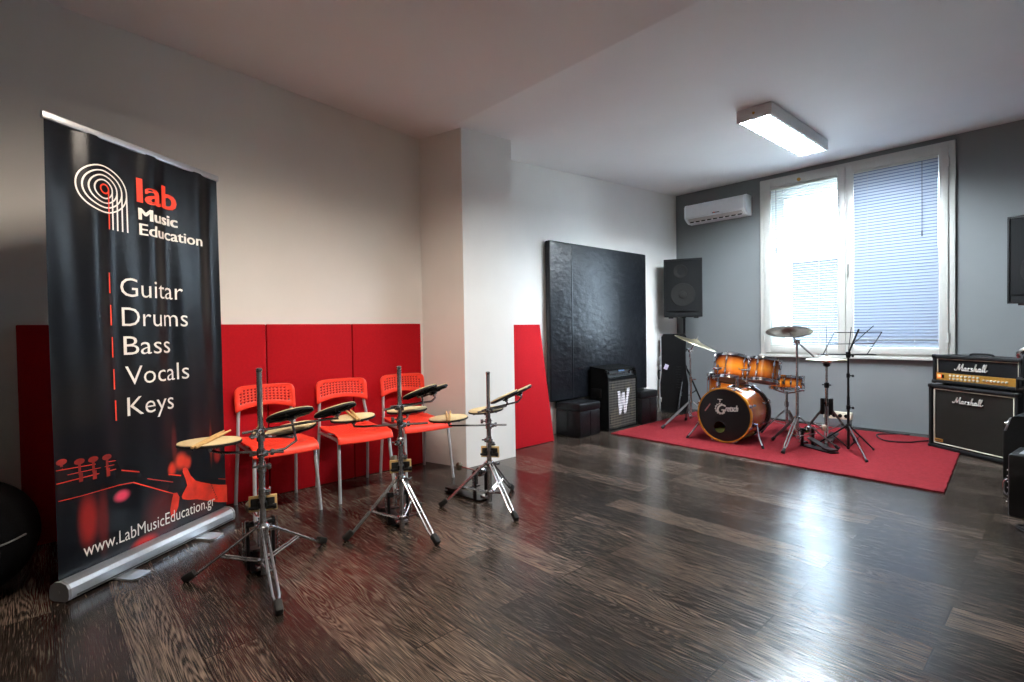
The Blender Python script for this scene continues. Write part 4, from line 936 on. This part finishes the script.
# desk: local frame of the desk, leaning back
dk_o = Vector((.0, 0, .885)); U = Vector((.86, .5, .0)).normalized(); Vv = Vector((.17, -.28, .94)).normalized()
pt = lambda u, v: dk_o+U*u+Vv*v
b = B()
for pa, pb in (((-.22, .0), (.20, .0)), ((-.16, .1), (.19, .1)), ((-.13, .21), (.24, .21)), ((-.2, .0), (-.13, .21)), ((.15, .0), (.24, .21))): b.tube([pt(*pa), pt(*pb)], .0042, 6)
b.tube([pt(-.0, -.0), pt(.06, .24)], .008, 8); b.tube([pt(.03, .1), pt(.17, .27)], .004, 6); b.tube([pt(0, 0.02), pt(0.0, .26)], .0035, 6); b.done('desk', BLKMET, ms)
b = B(); b.box(pt(-.01, -.004)-Vector((0, .012, 0)), (.46, .03, .008), RZ(math.atan2(U.y, U.x)), bev=.002); b.done('ledge', BLKMET, ms)
b = B(); b.lathe([(0, -.02), (.02, -.015), (.02, .02), (0, .025)], dk_o, seg=12); b.done('desk_joint', BLACK, ms)

# ---------------------------------------------------------------- head and cabinet (front = -y)
RZA = math.atan2(-.594, .804)
def script(b, o, ux, uy, nrm, w, thick):
    """joined slanted handwriting, one stroke list in units of the capital's height"""
    S = [[(-.35, .25), (-.3, .1), (-.05, .12), (.35, .95)], [(.35, .95), (.3, .5), (.35, .1)], [(.35, .1), (.62, .55), (.85, 1.0)], [(.85, 1.0), (.8, .5), (.78, .12), (.86, .03), (1.0, .12)],
         [(1.34, .42), (1.2, .46), (1.04, .25), (1.1, .04), (1.28, .15), (1.38, .42)], [(1.38, .42), (1.33, .1), (1.42, .03), (1.6, .2)], [(1.6, .2), (1.7, .48), (1.68, .25), (1.66, .04)], [(1.67, .2), (1.76, .4), (1.92, .45)], [(1.66, .04), (1.85, .06)],
         [(2.32, .42), (2.2, .47), (2.11, .38), (2.26, .22), (2.24, .06), (2.04, .05)], [(2.24, .05), (2.42, .1), (2.62, .5), (2.78, 1.0), (2.7, .9), (2.6, .3), (2.55, .03)], [(2.55, .03), (2.68, .36), (2.86, .44), (2.84, .1), (2.92, .03), (3.06, .16)],
         [(3.4, .42), (3.26, .46), (3.1, .25), (3.16, .04), (3.34, .15), (3.44, .42)], [(3.44, .42), (3.39, .1), (3.48, .03), (3.64, .2)], [(3.64, .2), (3.86, .7), (3.92, 1.02), (3.82, .9), (3.72, .3), (3.78, .04), (3.94, .18)], [(3.94, .18), (4.16, .7), (4.22, 1.02), (4.12, .9), (4.02, .3), (4.1, .04), (4.3, .15), (4.4, .28)]]
    k = w/4.75
    for st in S:
        pts = smooth_path([(p[0]+.12*p[1]+.35, p[1], 0) for p in st], 5)
        b.tube([Vector(o)+Vector(ux)*p.x*k+Vector(uy)*p.y*k*1.02+Vector(nrm)*.004 for p in pts], thick, 6, flat=.6)
# the cabinet's front bottom corner beside the carpet
cx, cy = -.966, 6.19
t = thing('speaker_cabinet', 'large black guitar speaker cabinet with white script name at the carpet edge', 'speaker cabinet', (cx, cy, 0), RZA)
w, h, d = .79, .585, .33
def amp_shell(t, w, h, d, z0, lip, cornerm=BLACK):
    b = B(); tk = .028
    b.box((w/2, d/2, z0+h-tk/2), (w, d, tk), bev=.008); b.box((w/2, d/2, z0+tk/2), (w, d, tk), bev=.008)
    for x in (tk/2, w-tk/2): b.box((x, d/2, z0+h/2), (tk, d, h-.01), bev=.008)
    b.box((w/2, d-.01, z0+h/2), (w-.02, .02, h-.02)); b.done('cabinet_shell', TOLEX, t, smooth=False)
    for x in (.012, w-.012):
        for z in (z0+.012, z0+h-.012):
            b = B(); b.box((x, .01, z), (.036, .036, .036), bev=.012, seg=3); b.cyl((x, -.009, z), (x, -.011, z), .005, seg=8); b.done('corner_protector', cornerm, t)
amp_shell(t, w, h, d, .012, .02)
b = B(); b.box((w/2, .03, .012+h/2), (w-.05, .012, h-.05)); b.done('grille_cloth', GRILLCLOTH, t, smooth=False)
b = B(); x0, x1, z0, z1 = .045, w-.045, .012+.045, .012+h-.04
for (c, s_) in (((x0, .02, (z0+z1)/2), (.008, .012, z1-z0)), ((x1, .02, (z0+z1)/2), (.008, .012, z1-z0)), (((x0+x1)/2, .02, z0), (x1-x0, .012, .008)), (((x0+x1)/2, .02, z1), (x1-x0, .012, .008))): b.box(c, s_, bev=.002)
b.done('piping', CREAM, t)
b = B(); script(b, (.225, .02, .012+h-.15), (1, 0, 0), (0, 0, 1), (0, -1, 0), .27, .0055); b.done('script_logo', WHITE_LOGO, t)
b = B(); b.box((.09, .018, .085), (.08, .008, .028), bev=.002); pb = b.done('model_plate', GOLD, t)
b = B()
for i, wq in enumerate((.008, .006, .009, .005, .008)): b.box((.065+i*.0125, .0135, .085), (wq, .002, .012))
b.done('model_plate_marks', BLACK, pb, smooth=False)
for x in (.08, w-.08):
    b = B(); b.cyl((x, .08, 0), (x, .08, .014), .02, .022); b.done('rubber_foot', RUBBER, t)
t = thing('amplifier_head', 'black guitar amplifier head with gold control strip on the big cabinet', 'amplifier', (cx+.01*.804+.03*.594, cy-.01*.594+.03*.804, .012+h), RZA)
w2, h2, d2, zb = .78, .258, .23, .016
amp_shell(t, w2, h2, d2, zb, .02)
b = B(); b.box((w2/2, .028, zb+.155), (w2-.05, .012, .16)); b.done('front_cloth', mat('black_grille_cloth', (18, 18, 19), .85, var=.3, scale=220, spec=.1), t, smooth=False)
b = B(); b.box((w2/2, .022, zb+.062), (w2-.058, .012, .066)); gp = b.done('control_panel', GOLD, t, smooth=False)
b = B(); z1 = zb+h2-.036; b.box((w2/2, .02, z1), (w2-.07, .01, .006), bev=.002)
for x in (.038, w2-.038): b.box((x, .02, zb+.165), (.006, .01, .13), bev=.002)
b.done('piping', CREAM, t)
b = B(); script(b, (.205, .02, zb+.125), (1, 0, 0), (0, 0, 1), (0, -1, 0), .29, .006); b.done('script_logo', WHITE_LOGO, t)
for i in range(8):
    for j in range(2):
        b = B(); x = .17+i*.036; z = zb+.048+j*.028; b.cyl((x, .016, z), (x, .004, z), .0085, .0075, 10); b.done('knob', CREAM, gp)
for i in range(7):
    b = B(); x = .47+i*.031; z = zb+.058; b.cyl((x, .016, z), (x, .004, z), .0085, .0075, 10); b.done('knob', CREAM, gp)
b = B(); b.box((.062, .012, zb+.064), (.024, .014, .024), bev=.003); b.done('power_switch', mat('red_lit_switch', (220, 50, 30), .3, emit=((1., .12, .05), 1.2)), gp)
b = B(); b.box((.094, .012, zb+.064), (.02, .014, .03), bev=.003); b.done('standby_switch', BLACK, gp)
b = B(); b.tube(smooth_path([(.26, .11, zb+h2), (.29, .11, zb+h2+.016), (.44, .11, zb+h2+.016), (.47, .11, zb+h2)], 5), .009, 8); b.done('handle', BLACK, t)
for x in (.09, w2-.09):
    b = B(); b.cyl((x, .05, 0), (x, .05, .018), .022, .024); b.done('rubber_foot', RUBBER, t)

# ---------------------------------------------------------------- amps and stand cut by the picture edge
t = thing('combo_amplifier', 'black combo amplifier with maroon grille seen from its side', 'amplifier', (-.335, 4.76, 0), R_(-98))
# local: front = -y faces -x of the room; x runs away from its near corner
w, h, d = .46, .545, .27
b = B(); pr = [(0, .02), (0, .42), (.03, .535), (.06, h), (d-.02, h), (d, h-.02), (d, .02), (d-.02, 0), (.02, 0)]
b.prism(pr, (-w, 0, 0), (0, 1, 0), (0, 0, 1), w); b.done('cabinet', TOLEX, t, ang=25)
b = B(); b.box((-w/2, -.006, .22), (w-.05, .014, .40)); b.done('grille_cloth', MAROON, t, smooth=False)
b = B()
for (c, s_) in (((-w/2, -.004, .018), (w, .02, .02)), ((-.012, -.004, .23), (.02, .02, .42)), ((-w+.012, -.004, .23), (.02, .02, .42))): b.box(c, s_, bev=.003)
b.done('front_rim', BLACK, t)
b = B(); b.box((-w/2, .005, .48), (w-.06, .012, .085), RX(R_(-16)), bev=.003); cp = b.done('control_panel', ALU, t)
for i in range(7):
    b = B(); x = -.06-i*.055; b.cyl((x, .002, .485), (x, -.016, .48), .011, .009, 10); b.done('knob', CHROME, cp)
for x in (-.015, -w+.015):
    for y in (.02, d-.02):
        b = B(); b.box((x, y, .016), (.036, .036, .03), bev=.01); b.done('corner_protector', BLACK, t)
t = thing('monitor_box', 'black box with a silver label on top, standing before the combo amplifier', 'speaker box', (-.29, 4.28, 0), R_(-96))
w, h, d = .30, .375, .28
b = B(); b.box((-w/2, d/2, h/2), (w, d, h), bev=.012); b.done('body', BLACK, t)
b = B(); b.box((-w/2, .09, h+.001), (.2, .1, .004), bev=.001); b.done('label_plate', ALU, t)
b = B(); b.tube(smooth_path([(-.02, -.004, .12), (-.02, -.02, .14), (-.02, -.02, .2), (-.02, -.004, .22)], 4), .006, 8); b.cyl((-.02, -.004, .08), (-.02, -.012, .08), .01); b.done('side_latch', CHROME, t)
b = B()
for i in range(6): b.cyl((-.006, -.001, .1+i*.035), (-.006, -.005, .1+i*.035), .005, seg=8)
b.done('rivets', CHROME, t)
t = thing('equipment_stand', 'black equipment stand with chrome top rail behind the combo amplifier', 'stand', (-.17, 5.48, 0), R_(0))
b = B(); b.box((0, 0, .012), (.3, .3, .02), bev=.006); b.done('base', BLKMET, t)
b = B(); b.box((-.09, 0, .33), (.05, .05, .64), bev=.006); b.done('post', BLKMET, t)
b = B(); b.box((-.03, 0, .66), (.25, .2, .025), bev=.005); b.box((-.03, 0, .735), (.25, .2, .012), bev=.003); b.box((-.145, 0, .7), (.02, .2, .08), bev=.004); b.done('tray', BLKMET, t)
b = B(); b.box((-.1, 0, .82), (.045, .06, .18), bev=.008); b.done('upright', BLACK, t)
b = B(); b.tube(smooth_path([(-.13, 0, .90), (-.14, 0, .925), (-.11, 0, .955), (-.04, 0, .975), (.1, 0, .985)], 5), .022, 10); b.done('chrome_rail', CHROME, t)
b = B(); b.tube(smooth_path([(-.24, 4.05, .008), (-.2, 4.0, .008), (-.13, 4.02, .012), (-.15, 4.1, .016), (-.22, 4.1, .012), (-.235, 4.05, .016), (-.16, 3.98, .02), (-.05, 4.02, .01), (.1, 4.2, .008)], 8), .0065, 8)
tag(b.done('instrument_cable', mat('glossy_black_cable', (22, 22, 24), .25, var=.1)), 'black instrument cable coiled on the floor before the black box', 'cable')

# ---------------------------------------------------------------- socket box and cable at the back wall
t = thing('power_strip', 'cream socket box with dark outlets on the floor against the grey wall', 'power strip', (-1.86, 6.72, 0), R_(0))
b = B(); b.box((0, 0, .05), (.26, .08, .1), bev=.006); b.done('lower_body', GREYPL, t)
b = B(); b.box((0, -.004, .14), (.28, .07, .08), bev=.008); fc = b.done('socket_face', mat('cream_plastic', (218, 206, 184), .5, var=.03), t)
for i in range(4):
    b = B(); b.cyl((-.09+i*.06, -.0395, .14), (-.09+i*.06, -.042, .14), .021, seg=16); b.done('outlet', BLACK, fc)
b = B(); b.tube(smooth_path([(-3.2, 6.72, .009), (-2.7, 6.76, .009), (-2.2, 6.71, .009), (-1.7, 6.78, .009), (-1.4, 6.71, .009), (-1.2, 6.69, .009)], 8) + smooth_path([(-1.2, 6.69, .009), (-1.42, 6.45, .02), (-1.3, 6.15, .02), (-1.12, 6.2, .02), (-1.02, 6.38, .02), (-.8, 6.6, .02)], 8)[1:], .007, 6)
tag(b.done('power_cable', mat('glossy_black_cable', (22, 22, 24))), 'black power cable running along the wall and looping onto the red carpet', 'cable')

# ---------------------------------------------------------------- black bag in the dark corner
t = thing('drum_bag', 'rounded black soft bag in the dark corner beside the banner', 'bag', (-3.42, -.36, 0), R_(20))
b = B(); n = 26
def bag(u, v):
    a = u*2*PI; p = v*PI
    r = .44*(math.sin(p)**.75); z = .27-.27*math.cos(p)*1.0
    return (r*math.cos(a)*(1+.03*math.sin(3*a)), r*math.sin(a)*.8, max(.0, z-.0) * (1+.04*math.sin(2*a+1)))
b.grid(bag, 40, 24); bmesh.ops.remove_doubles(b.bm, verts=b.bm.verts, dist=.001); b.done('soft_body', mat('black_nylon', (5, 5, 6), .9, var=.2, bump=.2, bscale=90, spec=.08), t, ang=180)
b = B(); b.tube([(.452*math.cos(a*.14), .452*math.sin(a*.14)*.8, .29+.02*math.sin(a*.14)) for a in range(-8, 5)], .004, 6); b.done('piping', mat('grey_piping', (80, 80, 80), .5, var=.1), t)
b = B(); b.tube(smooth_path([(-.1, 0, .52), (-.08, 0, .6), (.08, 0, .6), (.1, 0, .52)], 6), .012, 8); b.done('carry_handle', mat('black_nylon', (9, 9, 10)), t)
